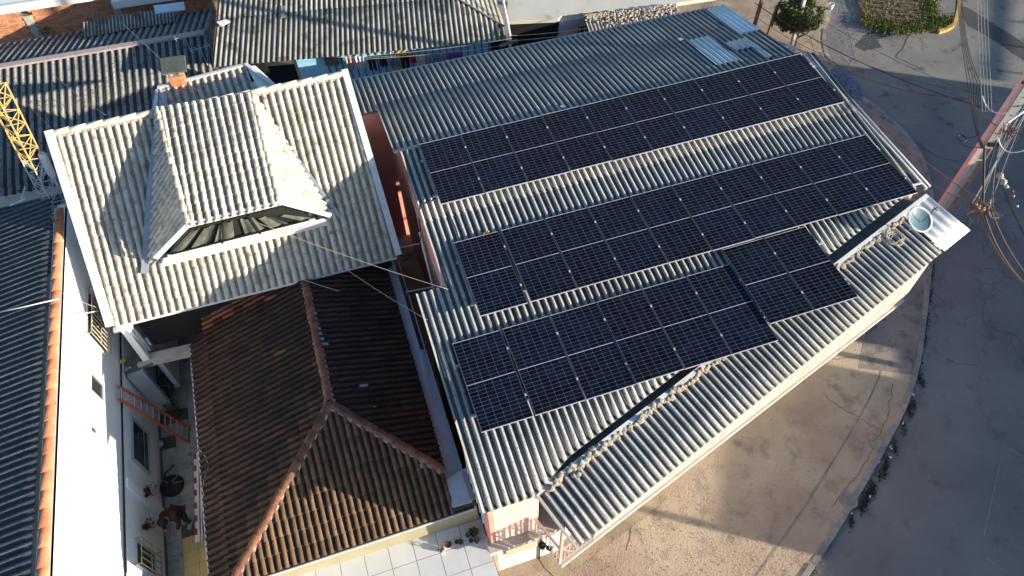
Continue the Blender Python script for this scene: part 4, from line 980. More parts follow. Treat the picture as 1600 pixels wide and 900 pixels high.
# rear wing roof behind the ridge
ra, rb_, rc, rd = at(250, 140, 6.75), at(385, 104, 6.75), V3((-3.15, 2.6, 6.45)), V3((-6.75, 2.6, 6.45))
rn = (rb_ - ra).cross(V3((0, -1, -.18))).normalized()
rU = (rb_ - ra); rU.z = 0; rU.normalize(); rV = V3((-rU.y * -1, -rU.x, -.2)); rV = (V3((rU.y, -rU.x, -.2))).normalized()
corr_roof(WH, 'whitetile', ra, rU, rV, 0, (rb_ - ra).length, 0, 1.9, sw=.8, sl=2.2, pitch=.20, amp=.03, name='rear_roof_sheet')
b = MB(); b.slab([rb_ + V3((0, 0, .03)), rb_ + V3((.25, -.05, .0)), V3((-2.7, 2.2, 6.5)), V3((-3.5, 2.2, 6.6))], .05); b.build('rear_hip_slope', 'whitepaint', WH)
b = MB(); b.beam(ra + V3((-.05, .03, .03)), rb_ + V3((.05, .03, .03)), .10, .10); b.build('rear_ridge_board', 'trim', WH)
b = MB(); b.beam(rb_ + V3((0, .03, .06)), V3((-2.6, 2.0, 6.6)), .10, .08); b.build('rear_barge_board', 'trim', WH)
b = MB(); b.beam(ra + V3((-.05, 0, .0)), ra + V3((-.55, -1.9, -.35)), .10, .08); b.build('rear_barge_board', 'trim', WH)
b = MB(); b.slab([ra + V3((0, 0, .04)), ra + V3((.20, 0, .04)), ra + V3((.0, -1.8, -.28)), ra + V3((-.25, -1.8, -.30))], .05); b.build('rear_roof_edge', 'whitetile', WH)
b = MB(); b.box((ra.x - .1, 2.3, 3), (rb_.x + .2, ra.y - .05, 6.4)); b.build('rear_wall', 'whitewall', WH)
# chimney
cp = at(281, 134, 6.75); CH = thing('chimney', 'small orange brick chimney with a dark slab cover on the white house', 'chimney', cp)
cw, cd, chh = .36, .30, .30
b = MB(); b.box((cp.x - cw / 2, cp.y - .02, cp.z - .2), (cp.x + cw / 2, cp.y + cd, cp.z + chh)); b.build('chimney_core', 'mortar_grey', CH)
for r in range(4):
    for k in range(3):
        x0 = cp.x - cw / 2 - .01 + k * .128 - (.06 if r % 2 else 0); x1 = min(x0 + .118, cp.x + cw / 2 + .01); x0 = max(x0, cp.x - cw / 2 - .01)
        if x1 - x0 < .02: continue
        b = MB(); b.box((x0, cp.y - .04, cp.z - .02 + r * .078), (x1, cp.y, cp.z + .05 + r * .078)); b.build('brick', 'bricklite', CH)
    b = MB(); b.box((cp.x + cw / 2, cp.y - .02, cp.z - .02 + r * .078), (cp.x + cw / 2 + .02, cp.y + cd, cp.z + .05 + r * .078)); b.build('brick', 'bricklite', CH)
b = MB(); b.box((cp.x - .2, cp.y - .06, cp.z - .12), (cp.x + .24, cp.y + .02, cp.z - .04)); b.build('chimney_ledge', 'whitepaint', CH)
b = MB(); b.box((cp.x - .15, cp.y + .06, cp.z + .30), (cp.x - .08, cp.y + cd, cp.z + .44)); b.box((cp.x + .1, cp.y + .06, cp.z + .30), (cp.x + .16, cp.y + cd, cp.z + .44)); b.build('cover_leg', 'brick', CH)
b = MB(); q = [at(*s_, cp.z + .50) for s_ in [(249, 91), (288, 86), (291, 110), (253, 116)]]; b.slab(q, .05); b.build('cover_slab', 'slabgrey', CH)
# walls of the white house
b = MB(); wall(b, (PDu.x + .25, PDu.y + .45), (PEu.x - .15, PEu.y + .45), 2.6, 4.2, side=1); b.build('upper_wall', 'black', WH)  # wall coloured black to stand in for the shade under the eave
b = MB(); wall(b, (-8.75, 2.4), (-1.42, 2.4), 0, 6.4, side=-1); wall(b, (-1.45, -1.3), (-1.45, 2.4), 0, (4.6, 6.9), side=1); wall(b, (-8.72, -1.2), (-8.72, 2.4), 0, (4.6, 6.9), side=-1); b.build('side_wall', 'whitewall', WH)
b = MB(); b.beam((PDu.x + .45, PDu.y + 1.9, 2.75), (-6.9, PDu.y + 2.0, 2.75), .10, .22); b.build('slab_beam', 'trim', WH)
# column and concrete beams over the side passage
b = MB(); cb = at(229, 560, 2.62); b.beam(cb, V3((cb.x - .05, cb.y + .25, ZE - .1)), .17, .17, up=(0, 1, 0)); b.build('corner_column', 'whitepaint', WH)
b = MB(); e0 = at(226, 566, 2.55); e1 = at(303, 548, 2.55); b.obox(V3((e0.x, e0.y, 2.3)), e1 - e0, V3((0, .06, 0)), V3((0, 0, .30))); b.build('landing_beam', 'beam', WH)
b = MB(); b.obox(V3((e0.x, e0.y - .0, 2.58)), e1 - e0, V3((0, .22, 0)), V3((0, 0, .03))); b.build('landing_top', 'beam', WH)
f0 = at(187, 578, 2.6); b = MB(); b.obox(V3((-9.24, f0.y - .05, 2.35)), V3((.82, .12, 0)), V3((.05, .42, 0)), V3((0, 0, .12))); b.build('landing_slab', 'slabgrey', WH)
b = MB(); b.obox(V3((-8.85, f0.y - .02, 2.47)), V3((.42, .08, 0)), V3((0, .10, 0)), V3((0, 0, .12))); b.build('landing_kerb', 'beam', WH)
b = MB(); b.obox(V3((-9.22, -1.95, 0)), V3((.42, .03, 0)), V3((0, .14, 0)), V3((0, 0, 2.35))); b.build('stair_wall', 'gutter', WH)
b = MB(); b.obox(V3((-8.75, .35, 2.45)), V3((2.2, .1, 0)), V3((0, .9, 0)), V3((0, 0, .1))); b.build('upper_landing', 'slabgrey', WH)
b = MB(); p = at(240, 515, 2.8); b.beam(V3((-8.3, -.05, 2.72)), V3((-6.7, .12, 2.72)), .07, .14); b.build('landing_rail', 'beam', WH)
b = MB(); b.beam(V3((-8.15, -.9, 2.65)), V3((-8.15, -.9, 3.6)), .03, .03, up=(1, 0, 0)); b.beam(V3((-8.45, -1.3, 2.62)), V3((-8.45, -1.3, 2.95)), .05, .05, up=(1, 0, 0)); b.build('landing_post', 'white', WH)
b = MB(); p = at(190, 566, 2.62); b.rock(p + V3((-.04, 0, 0)), .055, 2); b.rock(p + V3((.05, .03, 0)), .06, 6); b.beam(p + V3((-.08, 0, .02)), p + V3((.12, .04, .05)), .06, .05)
b.build('yellow_tool', 'yellow', None, 'small bright yellow tool lying on the grey landing corner', 'tool')
p = at(197, 577, 2.6); b = MB(); b.rock(p, .06, 12, sq=.5); b.rock(p + V3((.09, .02, 0)), .04, 14, sq=.5); b.build('grey_debris', 'beam', None, 'grey cloth heap on the landing below the yellow tool', 'debris')
cc = at(306, 492, 3.0); b = MB(); b.rock(cc, .22, 4, sq=.8); b.rock(cc + V3((.25, .06, .02)), .2, 9, sq=.7); b.build('covered_bundle', 'gutter', None, 'dark grey covered bundle under the eave beside the orange tiles', 'bundle')

# =================================================================== LEFT HOUSE
LH = thing('left_house', 'left edge house with dark corrugated roof, orange coping tiles and bright white wall', 'house', (-11, -4, 0))
XW = -9.3
b = MB(); wall(b, (XW, -30), (XW, 1.6), 0, 5.70, side=1, th=.2); b.build('wall', 'whitewall', LH)
b = MB(); b.box((XW - .001, -14, 2.40), (XW + .05, .8, 2.52)); b.build('wall_band', 'whitewall', LH)
b = MB(); b.tube([(XW + .035, .6, 2.62), (XW + .035, -12, 2.50)], .022, 6); b.build('wall_pipe', 'cable', LH)
# roof falls to the left, corrugations run across
corr_roof(LH, 'fibro_left', (XW - .32, 1.9, 5.72), (0, -1, 0), (-1, 0.02, -.205), 0, 14.0, 0, 6.0, sl=2.3, name='roof_sheet', seg=6)
# coping tiles along the wall top
yy = 1.4; 
while yy > -14:
    mb = MB(); mb.smooth = True; L = .42; n_ = 7; vs = []
    jx = random.uniform(-.008, .008)
    for (y_, r_, z0) in ((yy + .02, .105, .0), (yy - L, .125, .018), (yy - L, .108, .004)):
        for t in range(n_):
            th = pi * t / (n_ - 1); vs.append((XW - .13 + jx + cos(th) * r_, y_, 5.69 + z0 + sin(th) * r_ * .75))
    mb.add(vs, [(t, t + 1, n_ + t + 1, n_ + t) for t in range(n_ - 1)] + [(n_ + t, n_ + t + 1, 2 * n_ + t + 1, 2 * n_ + t) for t in range(n_ - 1)])
    mb.build('coping_tile', 'coping', LH); yy -= L - .02
b = MB(); b.box((XW - .27, -14, 5.60), (XW - .0, 1.5, 5.705)); b.build('coping_bed', 'whitewall', LH)
# windows with grilles
def win(y0, y1, z0, z1, bars, m='trim', depth=.10):
    b = MB(); X0 = XW + .002
    b.box((X0, y0, z0), (X0 + .05, y0 + .05, z1)); b.box((X0, y1 - .05, z0), (X0 + .05, y1, z1)); b.box((X0, y0 + .05, z0), (X0 + .05, y1 - .05, z0 + .05)); b.box((X0, y0 + .05, z1 - .05), (X0 + .05, y1 - .05, z1))
    f = b.build('window_frame', m, LH)
    b = MB(); b.box((X0, y0 + .05, z0 + .05), (X0 + .012, y1 - .05, z1 - .05)); b.build('pane', 'darkglass', f)
    if bars:
        n_ = int((y1 - y0) / .13)
        for k in range(n_ + 1):
            y = y0 + (y1 - y0) * k / n_; b = MB(); b.beam((X0 + .16, y, z0), (X0 + .16, y, z1), .02, .02, up=(1, 0, 0)); b.build('grille_bar', 'mortar_tan', f)
        for z in (z0, (z0 + z1) / 2, z1): b = MB(); b.beam((X0 + .16, y0, z), (X0 + .16, y1, z), .02, .02); b.build('grille_bar', 'mortar_tan', f)
        b = MB(); [b.beam((X0, y, z), (X0 + .16, y, z), .02, .02) for y in (y0, y1) for z in (z0, z1)]; b.build('grille_bracket', 'mortar_tan', f)
win(-1.95, -.45, 3.50, 4.55, True); win(-3.50, -2.90, 3.60, 4.33, False); win(-4.62, -4.36, 3.95, 4.3, False)
win(-7.1, -6.45, .75, 1.95, True)
win(-4.3, -3.0, .9, 2.0, False, 'gutter')
# buttress / lower porch ledge
b = MB(); b.add([(XW, -5.05, 2.48), (XW + .10, -5.05, 2.48), (XW + .10, -5.05, 0), (XW, -5.05, 0), (XW, -5.30, 2.48), (XW + .10, -5.30, 2.48), (XW + .10, -5.30, 0), (XW, -5.30, 0)], [(0, 3, 2, 1), (4, 5, 6, 7), (1, 2, 6, 5), (0, 1, 5, 4), (2, 3, 7, 6)]); b.build('buttress', 'whitewall', LH)
# thin lines on the wall and hanging pots
for (q0, q1, zz0) in (((222, 620), (235, 752), 0),):
    a_ = onx(*q0, XW + .05); c_ = onx(228, 753, XW + .12)
    cable([a_, c_], .006, 'cabletan', 'thin pale cord hanging on the white wall above the larger maroon plant', 'cord')
a_ = onx(240, 780, XW + .12); c_ = onx(233, 790, XW + .12); d_ = onx(233, 805, XW + .12)
cable([onx(242, 772, XW + .1), a_, c_, d_, onx(240, 900, XW + .1)], .006, 'cabletan', 'thin pale cord on the white wall by the smaller maroon plant', 'cord')
for q, s_, lab in (((234, 766), .17, 'larger hanging pot of maroon leaves on the shaded white wall'), ((234, 819), .12, 'smaller hanging pot of maroon leaves lower on the white wall')):
    p = onx(*q, XW + .25); t = thing('hanging_plant', lab, 'hanging plant', p, 'maroon hanging plants on the wall')
    b = MB(); b.smooth = True; b.lathe(p + V3((-.12, 0, -.1)), [(0.01, -.14), (s_ * .45, -.08), (s_ * .75, .05), (s_ * .7, .05), (0, .0)], 12); b.build('pot', 'cable', t)
    b = MB(); rr = random.Random(int(q[1]))
    for _ in range(220):
        a = rr.uniform(0, 6.28); d = s_ * 1.15 * sqrt(rr.random()); c = p + V3((cos(a) * d, sin(a) * d, rr.uniform(-.10, .12))); k_ = .028
        b.add([c, c + V3((rr.uniform(-1, 1), rr.uniform(-1, 1), rr.uniform(-.5, .5))) * k_ * 1.5, c + V3((rr.uniform(-1, 1), rr.uniform(-1, 1), rr.uniform(-.5, .5))) * k_ * 1.5], [(0, 1, 2)])
    b.build('leaves', 'maroon', t)['kind'] = 'stuff'
# white pole across the left roof to the white house and wires
cable([at(-5, 489, 6.0), at(92, 467, 5.95)], .014, 'white', 'straight white conduit lying across the dark left roof', 'conduit', name='roof_conduit')
cable([at(110, 494, 5.3), at(152, 486, 4.6)], .014, 'white', 'short white rod between the white wall and the white roof edge', 'rod', name='white_rod')
cable(sag(at(98, 458, 5.9), at(150, 480, 5.2), .05), .006, 'cabletan', 'pale wire from the coping to the white roof edge', 'wire')
b = MB(); q = at(28, 316, 5.7); b.beam(q + V3((-.2, -.05, 0)), q + V3((.2, .05, .02)), .05, .02)
for k in range(5): b.beam(q + V3((.1 + k * .015, .08 + k * .09, .0)), q + V3((.1 + k * .015, .14 + k * .09, .05)), .03, .03)
b.build('roof_clip', 'translucent', None, 'pale blue plastic scrap lying on the dark left roof', 'scrap')

# =================================================================== SIDE PASSAGE (COURTYARD)
CY = thing('courtyard_floor', None, None, (-8.2, -5, .1), kind='structure')
b = MB(); b.quad((-9.28, -8.6, .104), (-7.0, -8.6, .104), (-7.0, 5, .104), (-9.28, 5, .104)); b.build('grout_bed', 'grout', CY)
rr = random.Random(17)
for i in range(6):
    for j in range(22):
        x = -9.22 + i * .40; y = 1.2 - j * .40
        if -3.6 < y < -2.4 and rr.random() < .55: continue
        if -6.35 < y < -5.9 and i > 0 : continue
        b = MB(); b.box((x + .005, y + .005, .104), (x + .395, y + .395, .114 + rr.uniform(0, .004))); b.build('floor_tile', 'yellowtile' if (y < -6.3 and i > 0) or (i >= 3 and y < -3.5) else 'floortile', CY)
# mound of leaves/shrubs in the dark corner
b = MB()
for c_, s_ in ((at(258, 610, .35), .34), (at(268, 640, .3), .22), (at(262, 585, .35), .25)):
    for _ in range(220):
        a = rr.uniform(0, 6.28); d = s_ * sqrt(rr.random()); c = c_ + V3((cos(a) * d, sin(a) * d, rr.uniform(-.2, .25)))
        b.add([c, c + V3((rr.uniform(-1, 1), rr.uniform(-1, 1), rr.uniform(-.5, .5))) * .09, c + V3((rr.uniform(-1, 1), rr.uniform(-1, 1), rr.uniform(-.5, .5))) * .09], [(0, 1, 2)])
b.build('passage_shrub', 'leaf', None, 'dark leafy shrub in the shaded passage above the ladder', 'shrub')
# ladder
LD = thing('ladder', 'orange ladder leaning from the passage floor against the white wall', 'ladder', at(296, 685, .12))
t0, t1 = onx(184, 603, XW + .12), onx(186, 623, XW + .12); g0_, g1_ = at(297, 670, .12), at(296, 692, .12)
for p_, q_ in ((t0, g0_), (t1, g1_)): b = MB(); b.beam(p_, q_, .075, .03, up=(0, 1, 0)); b.build('ladder_rail', 'ladder', LD)
for k in range(12):
    t = (k + .5) / 12; b = MB(); b.beam(t0.lerp(g0_, t), t1.lerp(g1_, t), .028, .028); b.build('rung', 'alu', LD)
# black coiled hose
cq = at(270, 760, .12); b = MB(); b.smooth = True; pts_ = []
for k in range(200):
    a = k * .32; r = .12 + .19 * ((k * .618) % 1); pts_.append(cq + V3((cos(a) * r, sin(a) * r, .02 + .12 * ((k * .37) % 1))))
b.tube(pts_, .022, 6); b.tube([cq + V3((-.2, .2, .12)), cq + V3((-.1, .38, .2)), cq + V3((.12, .55, .15))], .024, 6); b.lathe(cq, [(0, 0), (.31, 0), (.33, .06), (.28, .14), (.12, .17), (0, .16)], 18)
b.build('coiled_hose', 'cable', None, 'large black coil of hose on the courtyard tiles beside the person', 'hose')
b = MB()
for a in (0, .8, 2.4): b.beam(cq + V3((cos(a) * .08, sin(a) * .08, .185)), cq + V3((cos(a) * .31, sin(a) * .31, .15)), .012, .006)
b.build('hose_ties', 'cabletan', None, 'pale ties round the black hose coil', 'ties')
# striped barrier boards
s0, s1 = at(304, 710, .16), at(306, 848, .16)
b = MB(); b.obox(s0, s1 - s0, V3((.12, 0, 0)), V3((0, 0, .05))); b.obox(s0 + V3((.15, 0, 0)), s1 - s0, V3((.04, 0, 0)), V3((0, 0, .04)))
ST = b.build('barrier_board', 'white', None, 'long white board with red marks lying along the passage eave', 'board')
for k in range(7):
    p = s0.lerp(s1, (k + .25) / 7); b = MB(); b.obox(p + V3((-.004, -.09, .0)), V3((.07, 0, 0)), V3((0, .18, 0)), V3((0, 0, .053))); b.build('red_mark', 'redmark', ST)
cable([at(*q, 3.1) for q in [(311, 702), (322, 715), (326, 728), (320, 745), (316, 765), (319, 775)]], .008, 'cabletan', 'loose pale cord over the tile eave beside the barrier board', 'cord')
b = MB(); p = at(251, 695, .12); b.smooth = True; b.lathe(p, [(0, 0), (.09, 0), (.1, .1), (0, .14)], 12); b.build('white_pot', 'greypaint', None, 'pale round pot on the passage floor at the ladder foot', 'pot')

# person in rust jacket and jeans, stooping forward
def person():
    base = at(295, 812, .115)
    P0 = thing('person', 'person in a rust brown jacket and dark jeans stooping in the shaded passage', 'person', base)
    hd = V3((-.35, -.94, 0)).normalized(); sd_ = V3((hd.y, -hd.x, 0))    # facing direction and side
    def w_(f, s, z): return base + (hd * f + sd_ * s + V3((0, 0, z))) * .88
    def skin(name, m, pts, edges, rad, root=0, sub=2):
        me = bpy.data.meshes.new(name); me.from_pydata([tuple(p - ORG[P0.name]) for p in pts], edges, [])
        o = bpy.data.objects.new(name, me); COL.objects.link(o); o.parent = P0; me.materials.append(M[m])
        md = o.modifiers.new('skin', 'SKIN'); md.use_smooth_shade = True
        bm = bmesh.new(); bm.from_mesh(me); ly = bm.verts.layers.skin.verify()
        for i, v in enumerate(bm.verts):
            r = rad[i]; v[ly].radius = (r, r) if not isinstance(r, tuple) else r; v[ly].use_root = (i == root)
        bm.to_mesh(me); bm.free(); sb = o.modifiers.new('sub', 'SUBSURF'); sb.levels = sub; sb.render_levels = sub; return o
    # body: pelvis, spine, neck, head with face, arms, legs - one surface
    pts = [w_(.02, 0, .90), w_(.10, 0, 1.05), w_(.24, 0, 1.22), w_(.38, 0, 1.34), w_(.47, 0, 1.40), w_(.53, 0, 1.46), w_(.60, 0, 1.52), w_(.64, 0, 1.60),
           w_(.36, .19, 1.32), w_(.46, .24, 1.06), w_(.62, .17, .92), w_(.68, .14, .88),
           w_(.36, -.19, 1.32), w_(.44, -.25, 1.06), w_(.60, -.18, .90), w_(.66, -.15, .86),
           w_(.02, .09, .85), w_(.07, .11, .48), w_(-.03, .11, .09), w_(.10, .12, .04),
           w_(.02, -.09, .85), w_(.14, -.11, .47), w_(.10, -.11, .09), w_(.24, -.12, .04)]
    ed = [(0, 1), (1, 2), (2, 3), (3, 4), (4, 5), (5, 6), (6, 7), (3, 8), (8, 9), (9, 10), (10, 11), (3, 12), (12, 13), (13, 14), (14, 15), (0, 16), (16, 17), (17, 18), (18, 19), (0, 20), (20, 21), (21, 22), (22, 23)]
    rad = [.13, .13, .15, .15, .065, .055, .095, .085, .075, .05, .035, .03, .075, .05, .035, .03, .09, .06, .045, .04, .09, .06, .045, .04]
    skin('body', 'skin', pts, ed, rad)
    # jacket and jeans slightly larger over the body
    ji = [0, 1, 2, 3, 4, 8, 9, 10, 12, 13, 14]; mp = {v: i for i, v in enumerate(ji)}
    skin('jacket', 'jacket', [pts[i] for i in ji], [(mp[a], mp[b_]) for a, b_ in ed if a in mp and b_ in mp], [.165, .165, .185, .175, .08, .095, .07, .05, .095, .07, .05])
    ti = [0, 16, 17, 18, 20, 21, 22]; mp = {v: i for i, v in enumerate(ti)}
    skin('jeans', 'jeans', [pts[i] for i in ti], [(mp[a], mp[b_]) for a, b_ in ed if a in mp and b_ in mp], [.15, .115, .08, .065, .115, .08, .065])
    for k in (18, 22):
        p = pts[k]; q = pts[k + 1]; b = MB(); b.beam(V3((p.x, p.y, .165)) - hd * .08, V3((q.x, q.y, .155)) + hd * .06, .10, .10); b.build('shoe', 'beam', P0)
    hc = w_(.60, 0, 1.58)
    b = MB(); b.smooth = True; b.lathe(hc - V3((0, 0, .02)), [(.118, -.06), (.122, .0), (.115, .06), (.08, .105), (.0, .125)], 16, axis=(hd * .15 + V3((0, 0, 1)))); b.build('hair', 'hair', P0)
    # hands: palms with five fingers
    for k, s_ in ((11, 1), (15, -1)):
        c = pts[k]; f = (pts[k] - pts[k - 1]).normalized()
        for fi in range(5):
            o_ = sd_ * (.022 * (fi - 2)); ln = [.05, .075, .08, .075, .06][fi]; s0_ = c + f * .03 + o_
            dd = f if fi else (f + sd_ * -s_ * .8).normalized()
            b = MB(); b.smooth = True; b.tube([s0_, s0_ + dd * ln * .6, s0_ + dd * ln + V3((0, 0, -.02))], [.009, .008, .006], 6); b.build('finger', 'skin', P0)
    for s_ in (-1, 1):
        b = MB(); b.rock(w_(.60, .1 * s_, 1.54), .022, 3); b.build('ear', 'skin', P0)
        b = MB(); b.rock(w_(.695, .034 * s_, 1.555), .011, 4); b.build('eye', 'hair', P0)
    b = MB(); b.rock(w_(.71, 0, 1.53), .018, 5); b.build('nose', 'skin', P0); b = MB(); b.beam(w_(.70, -.025, 1.49), w_(.70, .025, 1.49), .012, .01); b.build('mouth', 'maroon', P0)
person()
# pipes in the alley between white and pink houses
b = MB(); b.smooth = True; b.tube([(-.56, -2.05, 5.2), (-.62, -2.05, 5.2), (-.62, -2.1, 4.9), (-.60, -3.4, 2.2)], .03, 6); b.build('alley_downpipe', 'white', None, 'thin white downpipe on the pink alley wall', 'pipe')
for y, z, lab in ((-1.5, 4.3, 'upper white rod bridging the dark alley'), (-2.6, 3.7, 'lower grey rod bridging the dark alley')):
    b = MB(); b.tube([(-1.35, y, z - .1), (-.55, y - .15, z)], .02, 6); b.build('alley_rod', 'greypaint', None, lab, 'rod')
cable(sag((-1.42, -1.7, 4.3), (-.6, -2.1, 4.9), .35), .02, 'cable', 'thick black cable sagging across the dark alley', 'cable')

# =================================================================== BACK ROOFS
BL_ = thing('back_left_house', 'house behind the white one with a wide dark corrugated gable roof', 'house', (-9, 11, 0))
zr_ = 4.0; r0, r1 = at(-60, 117, zr_), at(325, 52, zr_)
bu = (r1 - r0).normalized(); bf = V3((bu.y, -bu.x, 0)); 
if bf.y > 0: bf = -bf
Lb = (r1 - r0).length
corr_roof(BL_, 'fibro_dark', r0, bu, bf + V3((0, 0, -.27)), 0, Lb, 0.0, 5.2, sl=2.4, pitch=.25, sw=1.25, amp=.035)
corr_roof(BL_, 'fibro_dark', r0, bu, -bf + V3((0, 0, -.30)), 0, Lb, 0.0, lambda u: 3.0 + .1 * u / Lb, sl=2.4, pitch=.25, sw=1.25, amp=.035)
k_ = 0
while k_ * .55 < Lb - .1:
    p = r0 + bu * (k_ * .55); b = MB(); b.beam(p + V3((0, 0, .07)), p + bu * .54 + V3((0, 0, .07)), .24, .07); b.build('ridge_cap', 'mortar', BL_); k_ += 1
b = MB(); b.beam(r1 + V3((0, 0, .06)), r1 + bf * 1.6 + V3((.15, 0, -.42)), .12, .05); b.beam(r1 - bf * 1.9 + V3((0, 0, -.5)), r1 + V3((0, 0, .06)), .10, .05); b.build('verge_board', 'wood', BL_)
b = MB(); q0_ = r0 + bf * 4.6 - V3((0, 0, 4.0)); b.obox(r0 + bf * 4.3 - V3((0, 0, 4.0)), bu * Lb, -bf * 6.8, V3((0, 0, 2.5))); b.build('wall', 'whitewall', BL_)
for q, r in (((407 / 4 + 258, 92), 0),): pass
b = MB(); p = at(275, 168, 3.6)
# tv aerials
for (q, z, lab) in (((313, 75), 4.4, 'thin tv aerial on the right end of the dark back roof'), ((288, 57), 4.5, 'small tv aerial on the ridge of the dark back roof')):
    p = at(*q, z); b = MB(); b.tube([p - V3((0, 0, .9)), p], .012, 5); b.tube([p + V3((-.35, -.05, 0)), p + V3((.35, .05, 0))], .008, 5)
    for k in range(5): c = p + V3((-.3 + k * .15, -.04 + k * .02, 0)); b.tube([c + V3((.03, -.16, 0)), c - V3((.03, -.16, 0))], .006, 4)
    b.build('tv_aerial', 'greypaint', None, lab, 'aerial')
# blue-grey pipe rail below back roof at the lattice
b = MB(); b.tube([at(-5, 239, 2.6), at(75, 229, 2.6)], .03, 6); b.build('blue_rail', 'translucent', None, 'pale blue rail running below the dark back roof', 'rail')
corr_b = thing('lower_left_shed', 'low shed with a dark corrugated roof between the left house and the back roof', 'shed', (-11, 5, 0))
corr_roof(corr_b, 'fibro_left', (-9.6, 5.2, 3.0), (0, -1, 0), (-1, 0.1, -.1), 0, 3.4, 0, 5, sl=2.3)
# strip of old sheets against the brick building
FB = thing('small_lean_to', 'narrow old lean-to of weathered sheets against the brick building', 'lean-to', at(210, 38, 3.4))
q = [at(*s_, 3.6) for s_ in [(133, 50), (250, 30)]]; lu = (q[1] - q[0]).normalized(); corr_roof(FB, 'fibro_old', q[0] + V3((0, .45, .12)), lu, (lu.y, -lu.x, -.25), 0, (q[1] - q[0]).length + .6, 0, .75, sl=1.2, pitch=.13, amp=.015)
# brick building top-left
BB = thing('brick_building', 'unfinished orange brick building with sunlit white roof slabs at the top left corner', 'building', at(100, 30, 0))
bA, bB_ = at(-80, 62, 3.0), at(330, 0, 3.0); bA.z = bB_.z = 0
bwu = (bB_ - bA).normalized(); bwn = V3((bwu.y, -bwu.x, 0)); bwl = (bB_ - bA).length
if bwn.y > 0: bwn = -bwn
b = MB(); b.obox(bA, bwu * bwl, -bwn * .3, V3((0, 0, 3.5))); b.build('wall_core', 'mortar_grey', BB)
ang_b = math.atan2(bwu.y, bwu.x)
bm_ = MB(); bm_.box((0, -.03, 0), (.225, 0, .085)); brm = bm_.mesh('brick', 'brick')
cand = []
for r in range(26):
    for k in range(int(bwl / .24)):
        x = k * .24 + (.12 if r % 2 else 0)
        if any(abs(x + .1 - c) < .22 for c in (3.1, 6.35)): continue
        z = 2.55 + r * .098
        if z > (3.78 if x < 6.4 else 3.42): continue
        cand.append((x, z))
# the largest in view stay single bricks
proj = []
for x, z in cand:
    p = bA + bwu * x + V3((0, 0, z)); c = p - CPOS; X = c.dot(RIGHT); Y = c.dot(DOWN); Z = c.dot(FWD); px, py = 800 + FPX * X / Z, 450 + FPX * Y / Z
    if -10 < px < 320 and -10 < py < 80: proj.append((Z, x, z))
proj.sort()
stf = MB()
for i_, (Z, x, z) in enumerate(proj):
    p = bA + bwu * x + V3((0, 0, z)) + bwn * random.uniform(0, .012)
    mw = Matrix.Translation(p) @ Matrix.Rotation(ang_b, 4, 'Z')
    if i_ < 296: inst('brick', brm, BB, mw)
    else: stf.add([mw @ v.co for v in brm.vertices], [tuple(f.vertices) for f in brm.polygons])
if stf.v: stf.build('brick_courses', 'brick', BB)['kind'] = 'stuff'
for c in (3.1, 6.35):
    b = MB(); b.obox(bA + bwu * (c - .14) + bwn * .06, bwu * .28, -bwn * .1, V3((0, 0, 3.5))); b.build('concrete_pillar', 'beam', BB)
b = MB(); b.obox(bA + V3((0, 0, 2.3)) + bwn * .25, bwu * bwl, -bwn * .3, V3((0, 0, .18))); b.build('ledge', 'mortar_grey', BB)
for (x0, x1, z, dn_) in ((-1, 6.3, 3.95, .35), (6.4, bwl + 3, 3.55, .45)):
    b = MB(); b.obox(bA + bwu * x0 + bwn * dn_ + V3((0, 0, z)), bwu * (x1 - x0), -bwn * 9, V3((0, 0, .15))); b.build('roof_slab', 'whitepaint', BB)
    b = MB(); b.obox(bA + bwu * x0 + bwn * (dn_ + .03) + V3((0, 0, z - .05)), bwu * (x1 - x0), -bwn * .12, V3((0, 0, .30))); b.build('slab_edge', 'whitepaint', BB)
b = MB(); q = at(250, 18, 4.2); b.obox(at(243, 22, 4.2), at(290, 16, 4.2) - at(243, 22, 4.2), V3((0, .35, .1)), V3((0, 0, .04))); b.build('pale_board', 'translucent', None, 'pale blue board leaning beside the brick building slab', 'board')
b = MB(); rr = random.Random(6); c_ = at(76, 48, 2.75)
for _ in range(160):
    c = c_ + V3((rr.gauss(0, .2), rr.gauss(0, .12), rr.uniform(-.1, .2))); b.add([c, c + V3((rr.uniform(-1, 1), rr.uniform(-1, 1), rr.uniform(-.5, 1))) * .09, c + V3((rr.uniform(-1, 1), rr.uniform(-1, 1), rr.uniform(-.5, 1))) * .09], [(0, 1, 2)])
b.build('wall_weed', 'leafy', None, 'yellow green weed growing at the foot of the brick wall', 'plant', kind='stuff')
# top roof
TP = thing('wide_back_building', 'building behind with a wide weathered fine corrugated roof above the clothes line', 'building', (0, 10, 0))
tA, tB = at(335, 106, 4.6), at(793, 64, 4.6); tA.z = tB.z = 4.6
tu = (tB - tA).normalized(); tv = V3((-tu.y, tu.x, 0)); tL = (tB - tA).length
tn = V3((0, 0, 1)) - tv * .15
# skew: photograph's crests run almost straight up
fold = lambda u: max(.0, min(6.5, 6.6 - (u - 4.2) * 1.06)) if u > 4.2 else 6.6
topp = lambda u, v: tA + tu * u + tv * v + V3((0, 0, .14 * v))
corr_roof(TP, 'fibro_old', tA, tu, tv + V3((0, 0, .14)), 0, tL, 0, lambda u: fold(u) * 1.01, sl=2.3, pitch=.177, amp=.022, lift=-.014)
